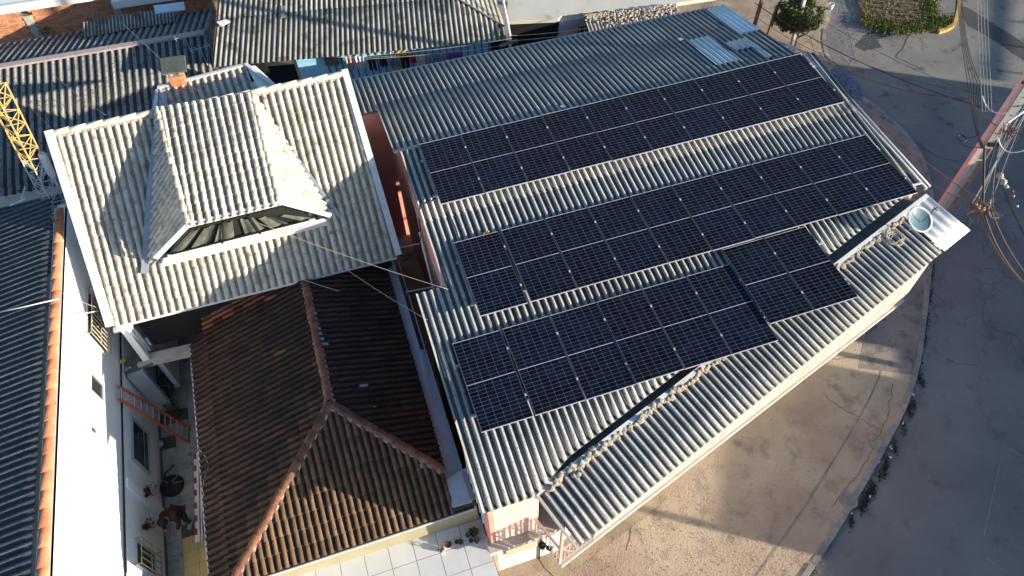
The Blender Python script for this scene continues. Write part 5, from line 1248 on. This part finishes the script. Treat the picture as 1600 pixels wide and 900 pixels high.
# part beyond the fold, tilted from the sun to make the shaded area
P0_, P1_, P2_ = topp(4.2, 6.6), topp(tL, max(.0, 6.6 - (tL - 4.2) * 1.06)), None
b = MB(); b.smooth = False; nst = 8; pit = .177
n_ = int((tL - 4.2) / pit) * 6; vs = []
for k in range(n_ + 1):
    u = 4.2 + (tL - 4.2) * k / n_; f_ = max(0, 6.6 - (u - 4.2) * 1.06); h = .022 * (1 + cos(2 * pi * u / pit))
    for v, dz in ((f_, 0.0), (9.0, -(9.0 - f_) * .30)):
        vs.append(topp(u, v) + V3((0, 0, h + dz - (.0 if v == f_ else .14 * (9.0 - f_)))))
b.smooth = True; b.add(vs, [(2 * k, 2 * k + 2, 2 * k + 3, 2 * k + 1) for k in range(n_)]); b.build('shade_slope', 'fibro_old', TP)['kind'] = 'stuff'
b = MB(); b.beam(topp(4.2, 6.6) + V3((0, 0, .04)), topp(tL, max(.02, 6.6 - (tL - 4.2) * 1.06)) + V3((0, 0, .04)), .05, .03); b.build('fold_capping', 'fibro_dark', TP)
# odd patches on the roof
for q, m_ in (([(338, 34), (353, 30), (360, 33), (352, 38), (345, 41)], 'white'), ([(440, 28), (446, 26), (446, 8), (441, 10)], 'fibro_dark')):
    b = MB(); b.slab([onp(x, y, tn, tn.dot(tA) + .07) for x, y in q], .02); b.build('roof_patch', m_, TP)
b = MB(); b.beam(tA + V3((-.05, -.0, -.02)), tA + tv * 6 + V3((-.05, 0, .84)), .08, .08); b.build('verge_board', 'wood', TP)
b = MB(); b.tube([tB + V3((.1, .05, -3.8)), tB + V3((.1, .05, .2)), tB + tv * 3 + V3((.1, 0, .2))], .045, 8); b.build('white_pipe', 'white', TP)
b = MB(); b.beam(tB + V3((-.3, -.1, -.06)), tB + V3((.35, .0, -.06)), .10, .08); b.build('eave_timber', 'wood', TP)
# blue wall under its eave
bz = 2.2
w0 = tA + tv * .20; 
b = MB(); b.obox(V3((w0.x + 2.6, w0.y - .52, bz)), tu * (tL - 2.9), tv * .12, V3((0, 0, 2.42))); b.build('blue_wall', 'bluewall', TP)
for k in range(38):
    u = 3.6 + k * .24
    if u > tL - .2: break
    p = V3((w0.x, w0.y, bz)) + tu * u - tv * .0; p = V3((w0.x + 2.6, w0.y - .52, bz)) + tu * (u - 2.6) - tv * .03
    b = MB(); b.obox(p, tu * .03, tv * .03, V3((0, 0, 2.4))); b.build('batten', 'darkblue', TP)
for u0_, u1_, m_ in ((8.6, 9.35, 'black'), (.0, 1.0, 'black')):
    p = V3((w0.x + 2.6, w0.y - .52, bz)) + tu * (u0_ - 2.0) - tv * .05; b = MB(); b.obox(p, tu * (u1_ - u0_), tv * .03, V3((0, 0, 2.35))); b.build('doorway', m_, TP)
b = MB(); p = V3((w0.x + 2.6, w0.y - .52, bz)) + tu * .95 - tv * .12; b.obox(p + V3((0, 0, 2.0)), tu * .45, tv * .1, V3((0, 0, .28))); b.build('wall_box', 'wood', TP)
# raised lower ground (cyan roof strip) behind the pink roof
b = MB(); b.obox(V3((w0.x + 2.6, w0.y - 1.7, 2.9)), tu * (tL - 3.2), tv * 1.3, V3((0, 0, .12))); b.build('blue_canopy', 'bluewall', TP)
for k in range(30):
    u = .4 + k * .27; b = MB(); b.obox(V3((w0.x + 2.6, w0.y - 1.7, 3.02)) + tu * u, tu * .03, tv * 1.2, V3((0, 0, .02))); b.build('canopy_seam', 'darkblue', TP)
# clothes line
cl = [('g_pinkish', 545, .62), ('g_white', 561, .5), ('g_black', 579, .62), ('g_navy', 597, .46), ('g_denim', 613, .5), ('g_black', 631, .62), ('g_red', 645, .34), ('g_white', 656, .44), ('g_mix', 668, .60), ('g_teal', 681, .48), ('g_mix', 692, .5), ('g_purple', 704, .42), ('g_purple', 716, .34)]
lz = 4.72
lp0, lp1 = at(538, 88, lz), at(726, 80, lz)
cable(sag(lp0 - tu * .4, lp1 + tu * .3, .08), .006, 'cabletan', 'washing line strung in front of the sky blue wall', 'washing line', name='washing_line')
gl_ = {'g_pinkish': 'pinkish', 'g_white': 'white', 'g_black': 'black', 'g_navy': 'navy', 'g_denim': 'denim blue', 'g_red': 'red', 'g_mix': 'mixed lilac', 'g_teal': 'teal', 'g_purple': 'purple', 'g_yellow': 'yellow'}
def cloth(p, w_, h_, m, lab, seed, legs=False):
    rr = random.Random(seed); b = MB(); b.smooth = True; nx, ny = 9, 5; vs = []
    for j in range(ny + 1):
        for i in range(nx + 1):
            u = i / nx - .5; v = j / ny; wv = w_ * (1 - .12 * v + .1 * sin(seed + v * 3))
            vs.append(p + tu * (u * wv) - tv * (.05 * sin(u * 14 + seed) * (.3 + v)) + V3((0, 0, -h_ * v - rr.uniform(0, .03) * v)))
    fs = [(j * (nx + 1) + i, j * (nx + 1) + i + 1, (j + 1) * (nx + 1) + i + 1, (j + 1) * (nx + 1) + i) for j in range(ny) for i in range(nx) if not (legs and j > 1 and i in (4,))]
    b.add(vs, fs); return b.build('garment', m, None, lab, 'clothing', 'clothes hanging on the line')
names = ['pinkish striped shirt, leftmost on the washing line', 'white shirt hanging second on the washing line', 'black trousers hanging left of the navy shirt', 'navy shirt hanging right of the black trousers', 'denim blue trousers hanging left of the black jacket', 'black jacket in the middle of the washing line',
         'small red cloth right of the black jacket', 'white blouse hanging right of the small red cloth', 'lilac patterned dress hanging right of the white blouse', 'teal top hanging between two lilac pieces', 'lilac shirt hanging right of the teal top', 'purple shirt hanging second from the right', 'short purple cloth, rightmost on the washing line']
for k, (m_, x_, h_) in enumerate(cl):
    t = (x_ - 538) / (726 - 538); p = lp0.lerp(lp1, t) - V3((0, 0, .08 * 4 * t * (1 - t) - .02))
    cloth(p, .28, h_ * .9, m_, names[k], k + 1, legs=(m_ in ('g_black', 'g_denim')))
for k, (x_, y_, m_, nm_) in enumerate(((571, 82, 'g_white', 'white towel hung behind on the blue wall'), (627, 80, 'g_yellow', 'yellow shirt hung high on the blue wall'), (613, 80, 'g_white', 'pale cloth hung beside the yellow shirt'))):
    p = at(x_, y_, 4.5); cloth(p, .45 if k < 2 else .2, .38, m_, nm_, 30 + k)
cloth(at(622, 106, 3.9), .4, .2, 'g_yellow', 'yellow cloth hanging low behind the black jacket', 41)
# black slab in place of the dark void behind the white house, left
b = MB(); q = [at(*s_, 3.4) for s_ in [(400, 105), (460, 100), (470, 132), (430, 140), (400, 125)]]; b.slab(q, .05); b.build('dark_gap_slab', 'black', None, 'black slab in place of the dark gap behind the white house', 'void_cover')
# concrete terrace, dark shed, rubble roof at the top centre
CT = thing('flat_roof_building', 'building with a pale flat concrete roof behind the pink building', 'building', (9, 12, 0))
cs = [at(*s_, 3.0) for s_ in [(793, 33), (872, 29.5), (878, 24), (914, 19), (1010, 12), (1120, -5), (1100, -80), (793, -80)]]
b = MB(); b.prism([(p.x, p.y) for p in cs], 2.85, 3.0); b.build('flat_roof', 'concrete', CT)
cw0, cw1 = cs[1], cs[3]
b = MB(); wall(b, cs[0][:2], cs[1][:2], 0, 2.84, side=1); b.build('dark_wall', 'black', CT)  # wall coloured black in place of shade in the open void
b = MB(); wall(b, (cs[1].x + .05, cs[1].y), (cs[3].x + .3, cs[3].y - .1), 0, 2.84, side=1); b.build('grey_wall', 'gutter', CT)
b = MB(); p = ony(886, 40, cs[1].y - .3); q = V3((cs[1].x + .75, cs[1].y - .28, 1.9)); b.obox(q, V3((.9, -.05, 0)), V3((0, -.04, 0)), V3((0, 0, .75))); f = b.build('window', 'darkglass', CT)
for k in range(5): b = MB(); b.obox(q + V3((.2 * k + .03, -.07, 0)), V3((.025, 0, 0)), V3((0, .02, 0)), V3((0, 0, .75))); b.build('window_bar', 'gutter', f)
for k in range(3): b = MB(); b.obox(q + V3((0, -.075, .2 * k + .1)), V3((.9, -.05, 0)), V3((0, .02, 0)), V3((0, 0, .02))); b.build('window_bar', 'gutter', f)
b = MB(); b.obox(V3((4.6, 6.0, .11)), V3((2.9, -.8, 0)), V3((.6, 2.4, 0)), V3((0, 0, .01))); b.build('dark_yard', 'black', kind='structure')  # black sheet stands in for the shadow on the yard
RF = thing('rubble_shed', 'small shed with fine corrugated roof covered in pale rubble behind the pink roof', 'shed', at(960, 30, 2.9))
ra_, rb2 = at(912, 26, 3.05), at(1055, 8, 3.05); ru = (rb2 - ra_).normalized()
corr_roof(RF, 'rubble', ra_ , ru, V3((ru.y, -ru.x, -.10)), 0, (rb2 - ra_).length, 0, 2.2, sl=2.4, pitch=.14, amp=.018)
b = MB(); rr = random.Random(12)
for _ in range(520):
    t = rr.random(); p = ra_.lerp(rb2, t) + V3((ru.y, -ru.x, -.1)) * (abs(rr.gauss(0, .28)) * (1.2 if t > .2 else .6)) + V3((0, 0, .07)); b.rock(p, rr.uniform(.02, .07), rr.random())
b.build('rubble', 'rubble', RF)['kind'] = 'stuff'

# =================================================================== LATTICE MAST
def lattice():
    p0, p1 = at(122, 392, 3.2), at(-8, 138, 9.2)
    t = thing('lattice_mast', 'tall triangular lattice mast, yellow above and grey below, behind the left roof', 'lattice mast', p0)
    ax = (p1 - p0).normalized(); a = ax.cross(V3((0, 1, 0))).normalized(); c = ax.cross(a); L = (p1 - p0).length
    R = .27; offs = [a * cos(q) * R + c * sin(q) * R for q in (radians(100), radians(220), radians(340))]
    cut = 0.60
    for k, o_ in enumerate(offs):
        b = MB(); b.tube([p0 + o_, p0 + ax * L * cut + o_], .018, 6); b.build('mast_leg', 'greypaint', t)
        b = MB(); b.tube([p0 + ax * L * cut + o_, p1 + o_], .020, 6); b.build('mast_leg', 'yellowpaint', t)
    n_ = 15; 
    for i in range(n_):
        z0, z1 = L * i / n_, L * (i + 1) / n_; m_ = 'greypaint' if (i + .5) / n_ < cut else 'yellowpaint'
        for k in range(3):
            o0, o1 = offs[k], offs[(k + 1) % 3]
            if i % 2: o0, o1 = o1, o0
            b = MB(); b.beam(p0 + ax * z0 + o0, p0 + ax * z1 + o1, .018, .018); b.build('brace', m_, t)
            b = MB(); b.beam(p0 + ax * z1 + offs[k], p0 + ax * z1 + offs[(k + 1) % 3], .016, .016); b.build('cross_brace', m_, t)
    m0 = p0 + ax * (L * (cut - .13)) + offs[1] * 1.1; m1 = p0 + ax * (L * (cut + .02)) + offs[1] * 1.1
    b = MB(); b.smooth = True; b.tube([m0, m0.lerp(m1, .25), m1.lerp(m0, .1), m1], [.05, .10, .11, .09], 10); b.build('white_housing', 'white', t)
    b = MB(); b.tube([m0 - ax * .25, m0], .03, 6); b.tube([m0 - ax * .15 + a * .08, m0 + a * .08], .02, 6); b.build('housing_arm', 'white', t)
lattice()

# =================================================================== UTILITY POLE
pb = at(1456, 354, 0.1); pb = V3((pb.x, pb.y, 0.1))
UP = thing('utility_pole', 'tall pink and grey concrete utility pole rising beside the right end of the strip roof', 'utility pole', pb)
topz = 15.0
fx = V3((.93, -.37, 0)).normalized()          # across the pole
fy_ = V3((.37, .93, 0)).normalized()
lean = V3((.0, .004, 0))
def pol(z, s=0, t=0): return pb + lean * z + V3((0, 0, z)) + fx * s + fy_ * t
def taper(z): return .48 - .012 * z
def psec(name, m, s0, s1, t0, t1, z0, z1):
    b = MB(); v = []
    for z in (z0, z1):
        w_ = taper(z) / .42
        for (s_, t_) in ((s0, t0), (s1, t0), (s1, t1), (s0, t1)): v.append(pol(z, s_ * w_, t_ * w_))
    b.add(v, [(0, 3, 2, 1), (4, 5, 6, 7), (0, 1, 5, 4), (1, 2, 6, 5), (2, 3, 7, 6), (3, 0, 4, 7)]); return b.build(name, m, UP)
ZSTEP = 3.75
psec('pole_flange', 'polepink', -.21, -.09, -.07, .10, 0, topz); psec('pole_flange', 'polebrown', .17, .21, -.08, .14, 0, ZSTEP)
psec('pole_web', 'poleconc', -.09, .17, -.045, .05, 0, ZSTEP)
psec('pole_web', 'polebrown', .08, .17, -.055, -.045, 0, ZSTEP)
psec('pole_face', 'poleconc', -.088, .21, -.10, .13, ZSTEP, topz)
for z in (.8, 1.6, 2.3, 3.2): psec('pole_rib', 'poleconc', -.09, .17, -.07, -.045, z, z + .07)
b = MB()
for k in range(26): 
    z = ZSTEP + .3 + k * .33; w_ = taper(z) / .44; b.beam(pol(z, .10 * w_, -.112 * w_), pol(z + .03, .10 * w_, -.112 * w_), .03, .01, up=fy_)
b.build('bolt_holes', 'black', UP)['kind'] = 'stuff'
b = MB(); b.beam(pol(6.3, -.3, -.2), pol(6.3, .35, -.2), .06, .08); b.build('cross_arm', 'cable', UP)
b = MB(); b.beam(pol(4.0, -.10, -.2), pol(4.0, .34, -.2), .10, .10); b.build('pole_bracket', 'black', UP)
b = MB(); b.tube([pol(5.2, .1, -.2), pol(5.6, .9, -.35), pol(5.9, 2.6, -.4)], .03, 6); b.build('lamp_arm', 'translucent', UP)
# insulator strings and cable bundle hanging right of the pole
b = MB(); rr = random.Random(40)
path_ = [at(*q, z) for q, z in (((1558, 262), 4.4), ((1566, 290), 4.3), ((1578, 320), 4.2), ((1592, 350), 4.1), ((1612, 392), 4.0))]
b.tube(path_, .018, 6); b.build('bundle_cable', 'cable', None, 'black bundled cable with pale clamps hanging right of the pole', 'cable')
for k, q in enumerate([(1562, 275), (1568, 285)]):
    b = MB(); b.smooth = True; p = at(*q, 4.35); b.rock(p, .11, k + 3, sq=1.0); b.rock(p + V3((.05, -.1, -.08)), .09, k + 8); b.build('splice_box', 'beam', None, ('upper' if k == 0 else 'lower') + ' grey splice box on the bundled cable below the pole', 'splice box')
for k, (q, m_) in enumerate((((1583, 299), 'ladder'), ((1584, 306), 'yellow'), ((1590, 322), 'white'), ((1571, 285), 'white'))):
    b = MB(); b.rock(at(*q, 4.2), .04, k); b.build('cable_clamp', m_, None, ['red', 'yellow', 'lower white', 'upper white'][k] + ' clamp on the bundled cable right of the pole', 'clamp')
# dead plant tangle with hanging heavy cables
tc = at(1536, 325, 4.6)
b = MB(); rr = random.Random(50)
for _ in range(70):
    a = rr.uniform(0, 6.28); l = rr.uniform(.15, .55); st = tc + V3((rr.gauss(0, .12), rr.gauss(0, .12), rr.gauss(0, .08)))
    m1_ = st + V3((cos(a) * l * .5, sin(a) * l * .5, rr.uniform(-.15, .15))); m2_ = m1_ + V3((cos(a + .6) * l * .5, sin(a + .6) * l * .5, rr.uniform(-.25, .05)))
    b.tube([st, m1_, m2_], .006, 4)
for _ in range(16): b.rock(tc + V3((rr.gauss(0, .16), rr.gauss(0, .16), rr.gauss(0, .1))), rr.uniform(.03, .07), rr.random())
b.build('cable_tangle', 'wood', None, 'dry brown tangle of dead twigs round the cable splice below the pole', 'tangle')
b = MB()
for _ in range(7): b.rock(at(1531, 323, 4.75) + V3((rr.gauss(0, .05), rr.gauss(0, .05), 0)), .04, rr.random())
b.build('dead_leaves', 'yellowpaint', None, 'yellow dry leaves caught in the middle of the cable tangle', 'leaves')
for k, (q0, q1, r_, m_) in enumerate((((1538, 335), (1620, 462), .030, 'wood'), ((1545, 318), (1640, 470), .024, 'wood'), ((1530, 330), (1612, 452), .014, 'cablebrown'), ((1548, 312), (1560, 340), .014, 'cabletan'))):
    cable(sag(at(*q0, 4.6), at(*q1, 5.2), .25), r_, m_, ['thick brown cable running down right from the dry tangle', 'second brown cable running down right from the dry tangle, upper one', 'thin brown cable beside the two thick ones below the tangle', 'short pale cable end curling from the dry tangle'][k], 'cable')
# drop wires between pole and tangle
for k in range(9):
    p = pol(4.2 + .35 * k, .05 + .03 * k, -.2); q = tc + V3((rr.uniform(-.35, .3), rr.uniform(-.2, .2), .1))
    cable(sag(p, q, rr.uniform(.0, .25)), .006 if k else .022, 'cablegrey' if k % 3 else 'cable', ['thickest black', 'short pale', 'second shortest pale', 'middle black', 'left pale', 'central pale', 'upper black', 'long pale', 'longest pale'][k] + ' drop wire between the pole and the dry tangle', 'wire', 'drop wires between the pole and the tangle', n=4)
# overhead lines
def ov(q0, z0, q1, z1, d, r, m, lab): return cable(sag(at(*q0, z0), at(*q1, z1), d, 22), r, m, lab, 'cable')
pr_ = pol(6.3, 0, -.2)
ov((1288, 88), 5.2, (1514, 154), 6.3, .35, .013, 'cablered', 'thick faded red cable bundle from the roof corner to the pole')
ov((1180, 25), 5.0, (1292, 88), 5.2, .1, .009, 'cablered', 'thin red cable from the small pole to the roof corner')
ov((1514, 154), 6.3, (1558, 196), 6.4, .1, .015, 'cablered', 'thick red cable curving onto the pole face')
ov((1288, 70), 5.0, (1560, 150), 6.4, .3, .008, 'cablered', 'thin red cable above the thick red bundle')
ov((1358, 180), 5.6, (1545, 322), 5.2, .1, .014, 'cablebrown', 'brown cable bundle passing below the pole towards the dry tangle')
ov((1345, 195), 5.6, (1360, 215), 5.5, .05, .01, 'cablebrown', 'short brown cable tail near the roof edge')
ov((1420, 262), 5.4, (1620, 345), 5.6, .3, .009, 'cablebrown', 'thin brown cable crossing behind the pole to the right')
ov((1180, 5), 4.6, (1548, 172), 6.2, .35, .013, 'cable', 'long black cable slanting over the upper road to the pole')
ov((1232, -5), 4.2, (1560, 160), 6.3, .3, .007, 'cable', 'thin black cable slanting over the garden bed to the pole')
ov((1265, 55), 4.5, (1300, 150), 4.6, .1, .008, 'cable', 'thin black cable crossing the gravel by the tree')
for k in range(5):
    ov((1495 + k * 2.2, -10), 5.0, (1512 + k * 5, 130), 5.8, .05 + .05 * k, .011, 'cable', ['first', 'second', 'third', 'fourth', 'fifth'][k] + ' from the left in the dark cable bundle above the ring')
    ov((1512 + k * 5, 130), 5.8, (1533 + k * 1.5, 232), 6.0, .08 + .05 * k, .011, 'cable', ['first', 'second', 'third', 'fourth', 'fifth'][k] + ' lower length of the dark cable bundle reaching the pole bracket')
for k in range(4):
    ov((1527 + k * 5, -10), 6.4, (1535 + k * 5, 175), 6.8, .02, .006, 'cablegrey', ['first', 'second', 'third', 'fourth'][k] + ' from the left of four thin vertical wires above the pole')
ov((1538, 232), 5.6, (1536, 318), 4.8, .0, .030, 'cable', 'thick black cable dropping straight from the pole bracket')
ov((1570, 195), 6.0, (1608, 168), 6.2, .0, .03, 'translucent', 'pale blue lamp arm stretching right from the pole')
for k, (a_, c_) in enumerate((((1550, 205), (1612, 190)), ((1560, 215), (1600, 235)), ((1575, 205), (1604, 165)), ((1535, 150), (1580, 175)))):
    ov(a_, 6.2, c_, 6.2, .25, .014, 'cablered' if k % 2 == 0 else 'white', ['red', 'white', 'lower red', 'upper white'][k] + ' loop of wire at the pole face')
b = MB(); rr = random.Random(60); c = at(1578, 206, 6.1)
for _ in range(22):
    st = c + V3((rr.gauss(0, .16), rr.gauss(0, .08), rr.gauss(0, .06))); b.tube([st, st + V3((rr.gauss(0, .12), rr.gauss(0, .1), rr.gauss(0, .08))), st + V3((rr.gauss(0, .16), rr.gauss(0, .14), rr.gauss(0, .1)))], .010, 4)
b.build('wire_bunch', 'cablered', None, 'bunch of loose red wire ends at the pole face', 'wire')
# coiled black ring
rc_ = at(1503, 216, 5.4); b = MB(); b.smooth = True
b.tube([rc_ + RIGHT * cos(t * pi / 12) * .115 + V3((-RIGHT.y, RIGHT.x, 0)).normalized() * sin(t * pi / 12) * .13 for t in range(25)], .018, 6)
b.build('cable_ring', 'cable', None, 'black ring of coiled spare cable hanging left of the pole', 'cable ring')
ov((1511, 215), 5.4, (1534, 208), 5.9, .06, .010, 'cable', 'short twisted cable from the black ring to the pole')
ov((1500, 224), 5.4, (1540, 228), 5.8, .1, .010, 'cable', 'lower short cable from the black ring to the pole')
# wires over the left and middle
ov((395, 345), 7.0, (700, 452), 6.1, .1, .005, 'cabletan', 'pale wire from the dormer across the alley to the pink roof notch') 
ov((505, 395), 4.9, (668, 500), 5.9, .12, .005, 'cabletan', 'pale wire crossing the brown tiles to the pink roof edge')
ov((470, 435), 4.6, (530, 455), 4.5, .02, .007, 'cabletan', 'short pale wire lying by the top of the tile ridge')
ov((85, 118), 5.0, (165, 180), 7.3, .1, .006, 'cabletan', 'pale wire from the dark back roof to the white ridge')
ov((40, 160), 5.0, (80, 200), 4.6, .05, .006, 'cabletan', 'thin pale wire above the yellow mast')
ov((190, 35), 5.2, (330, 160), 7.4, .1, .005, 'cabletan', 'thin wire slanting over the brick chimney')
for k in range(2):
    ov((790, 56 + 8 * k), 4.8, (930, 42 + 6 * k), 4.8, .06, .008, 'cabletan', ['upper', 'lower'][k] + ' pale wire strung over the dark yard behind the pink roof')
    ov((560, 88 + 5 * k), 4.9, (800, 60 + 9 * k), 4.9, .08, .005, 'cabletan', ['upper', 'lower'][k] + ' thin wire strung above the clothes line')
ov((1100, 65), 5.2, (1192, 18), 5.0, .05, .005, 'cable', 'thin wire from the back roof to the small timber pole')
ov((1080, 55), 5.4, (1185, 25), 4.9, .05, .005, 'cable', 'second thin wire from the back roof to the small timber pole')
# small timber pole and fence post near the tree
sp = at(1172, 62, .1); b = MB(); b.beam(sp, sp + V3((.35, .35, 4.2)), .12, .12, up=(0, 1, 0)); o_ = b.build('small_pole', 'wood', None, 'small timber pole with a crossbar behind the right end of the pink roof', 'pole')
b = MB(); q = sp + V3((.25, .25, 2.9)); b.beam(q + V3((-.3, 0, 0)), q + V3((.3, 0, 0)), .05, .05); b.build('crossbar', 'black', o_)
sp2 = at(1200, 55, .1); b = MB(); b.beam(sp2 + V3((0, 0, 0)), sp2 + V3((.08, .05, 1.4)), .12, .12, up=(0, 1, 0)); b.build('fence_post', 'wood', None, 'short brown timber post left of the tree', 'post')
# =================================================================== TREE
tb = at(1240, 78, .1)
TT = thing('tree', 'small dense dark green tree with a pale trunk pole beside the pink roof corner', 'tree', tb)
b = MB(); b.smooth = True
b.tube([tb, tb + V3((.06, .12, .8)), tb + V3((.10, .30, 1.6))], [.10, .08, .05], 8)
b.tube([tb + V3((.06, .12, .8)), tb + V3((-.35, .25, 1.5)), tb + V3((-.6, .5, 1.9))], [.06, .045, .02], 7); b.tube([tb + V3((.06, .14, .9)), tb + V3((.45, .35, 1.5)), tb + V3((.65, .7, 1.9))], [.055, .04, .02], 7)
b.tube([tb + V3((0, .1, .5)), tb + V3((.2, -.2, .9)), tb + V3((.3, -.35, 1.2))], [.04, .03, .015], 6); b.build('trunk', 'bark', TT)
b = MB(); rr = random.Random(71)
clumps = []
for _ in range(46):
    a = rr.uniform(0, 6.28); r = .95 * sqrt(rr.random()); zz_ = 1.35 + rr.uniform(-.55, .75) * (1 - .35 * r); clumps.append((tb + V3((.05 + cos(a) * r * .95, .45 + sin(a) * r * .8, zz_)), rr.uniform(.14, .30)))
for c, s_ in clumps:
    for _ in range(int(1100 * s_)):
        d = V3((rr.gauss(0, 1), rr.gauss(0, 1), rr.gauss(0, 1))).normalized() * s_ * rr.uniform(.5, 1.15); p = c + d
        l = V3((rr.gauss(0, 1), rr.gauss(0, 1), rr.gauss(0, .7))).normalized() * rr.uniform(.045, .085); w_ = l.cross(V3((rr.gauss(0, 1), rr.gauss(0, 1), rr.gauss(0, 1)))).normalized() * l.length * .32
        b.add([p - l, p + w_, p + l, p - w_], [(0, 1, 2, 3)])
b.build('crown', 'leaf', TT)['kind'] = 'stuff'
b = MB(); b.beam(tb + V3((-.25, -.1, 0)), tb + V3((.30, .9, 4.6)), .13, .13, up=(1, 0, 0)); b.build('street_pole', 'poleconc', None, 'slim grey concrete pole standing in front of the tree crown', 'pole')

# =================================================================== NEIGHBOURS OUT OF FRAME (they stand across the street)
def house(name, label, x0, y0, x1, y1, h, rh, az, roofm='clay_mid', wallm='whitewall', flat=False):
    c = V3(((x0 + x1) / 2, (y0 + y1) / 2, 0)); t = thing(name, label, 'house', c); R_ = Matrix.Rotation(radians(az), 4, 'Z')
    def P(x, y, z): return c + R_ @ V3((x, y, z))
    a, d = (x1 - x0) / 2, (y1 - y0) / 2
    b = MB(); v = [P(-a, -d, 0), P(a, -d, 0), P(a, d, 0), P(-a, d, 0), P(-a, -d, h), P(a, -d, h), P(a, d, h), P(-a, d, h)]
    b.add(v, [(0, 3, 2, 1), (4, 5, 6, 7), (0, 1, 5, 4), (1, 2, 6, 5), (2, 3, 7, 6), (3, 0, 4, 7)]); b.build('wall', wallm, t)
    b = MB()
    if flat: b.add([P(-a - .3, -d - .3, h), P(a + .3, -d - .3, h), P(a + .3, d + .3, h), P(-a - .3, d + .3, h), P(-a - .3, -d - .3, h + .25), P(a + .3, -d - .3, h + .25), P(a + .3, d + .3, h + .25), P(-a - .3, d + .3, h + .25)], [(0, 3, 2, 1), (4, 5, 6, 7), (0, 1, 5, 4), (1, 2, 6, 5), (2, 3, 7, 6), (3, 0, 4, 7)])
    else:
        v = [P(-a - .4, -d - .3, h), P(a + .4, -d - .3, h), P(a + .4, d + .3, h), P(-a - .4, d + .3, h), P(0, -d - .3, h + rh), P(0, d + .3, h + rh)]
        b.add(v, [(0, 4, 5, 3), (1, 2, 5, 4), (0, 1, 4), (3, 5, 2), (0, 3, 2, 1)])
    b.build('roof', roofm, t)
    for k in (-.5, .5):
        b = MB(); q = [P(-a - .02, k * d - .5, 1.0), P(-a - .02, k * d + .5, 1.0), P(-a - .02, k * d + .5, 2.1), P(-a - .02, k * d - .5, 2.1)]; b.slab(q, .02); b.build('window', 'darkglass', t)
SV = V3((cos(radians(SUN_AZ)), sin(radians(SUN_AZ)), 0)); SP = V3((-SV.y, SV.x, 0))
def lane(s0, s1, dist, depth=7.0):      # lane coordinates: across and along the sunlight direction
    return s0, s1, dist, depth
def lane_house(name, label, s0, s1, dist, h, rh=0, depth=6.0, flat=True, roofm='concrete'):
    c = SV * (dist + depth / 2) + SP * ((s0 + s1) / 2)
    house(name, label, c.x - depth / 2, c.y - (s1 - s0) / 2, c.x + depth / 2, c.y + (s1 - s0) / 2, h, rh, SUN_AZ, roofm=roofm, flat=flat)
NEIGH = True
lane_house('neighbour_house', 'low flat roofed white house across the street, opposite the dish end', -5.7, -0.4, 26.5, 3.38)
lane_house('garden_wall', 'low white garden building between the two neighbour houses', -0.38, 0.95, 27.0, 2.45)
lane_house('neighbour_house', 'wide two storey flat roofed house across the street corner', 0.97, 15.1, 26.0, 5.0, depth=9)
lane_house('garden_wall', 'long low white building across the street towards the camera side', -34, -6.35, 27.0, 2.8)
cpt = thing('shadow_canopy', 'unseen slim flat roof on thin posts, added to cast a shadow band', 'shadow_canopy', SV * 38 + SP * 24)  # unseen slab on posts, added and angled to cast a shadow band
b = MB(); b.obox(SV * 36.95 + SP * 15.5 + V3((0, 0, 3.85)), SP * 17 + SV * 2.8, SV * .55, V3((0, 0, .10))); b.build('roof', 'concrete', cpt)
for k in range(9):
    p = SV * (37.3 + k * .31) + SP * (16.2 + k * 1.9); b = MB(); b.beam(p, p + V3((0, 0, 3.85)), .10, .10, up=SV); b.build('post', 'greypaint', cpt)

for s_, d_, h_, lab in ((-5.98, 22.0, 3.25, 'unseen short post added to cast a thin shadow, nearer the camera'), (.38, 22.5, 2.2, 'unseen low post added to cast a thin shadow, beside the garden building')):  # unseen posts, added for the thin shadows on the lot
    p = SV * d_ + SP * s_; b = MB(); b.smooth = True; b.tube([p, p + V3((0, 0, h_))], .10, 10); b.build('shadow_post', 'greypaint', None, lab, 'post')
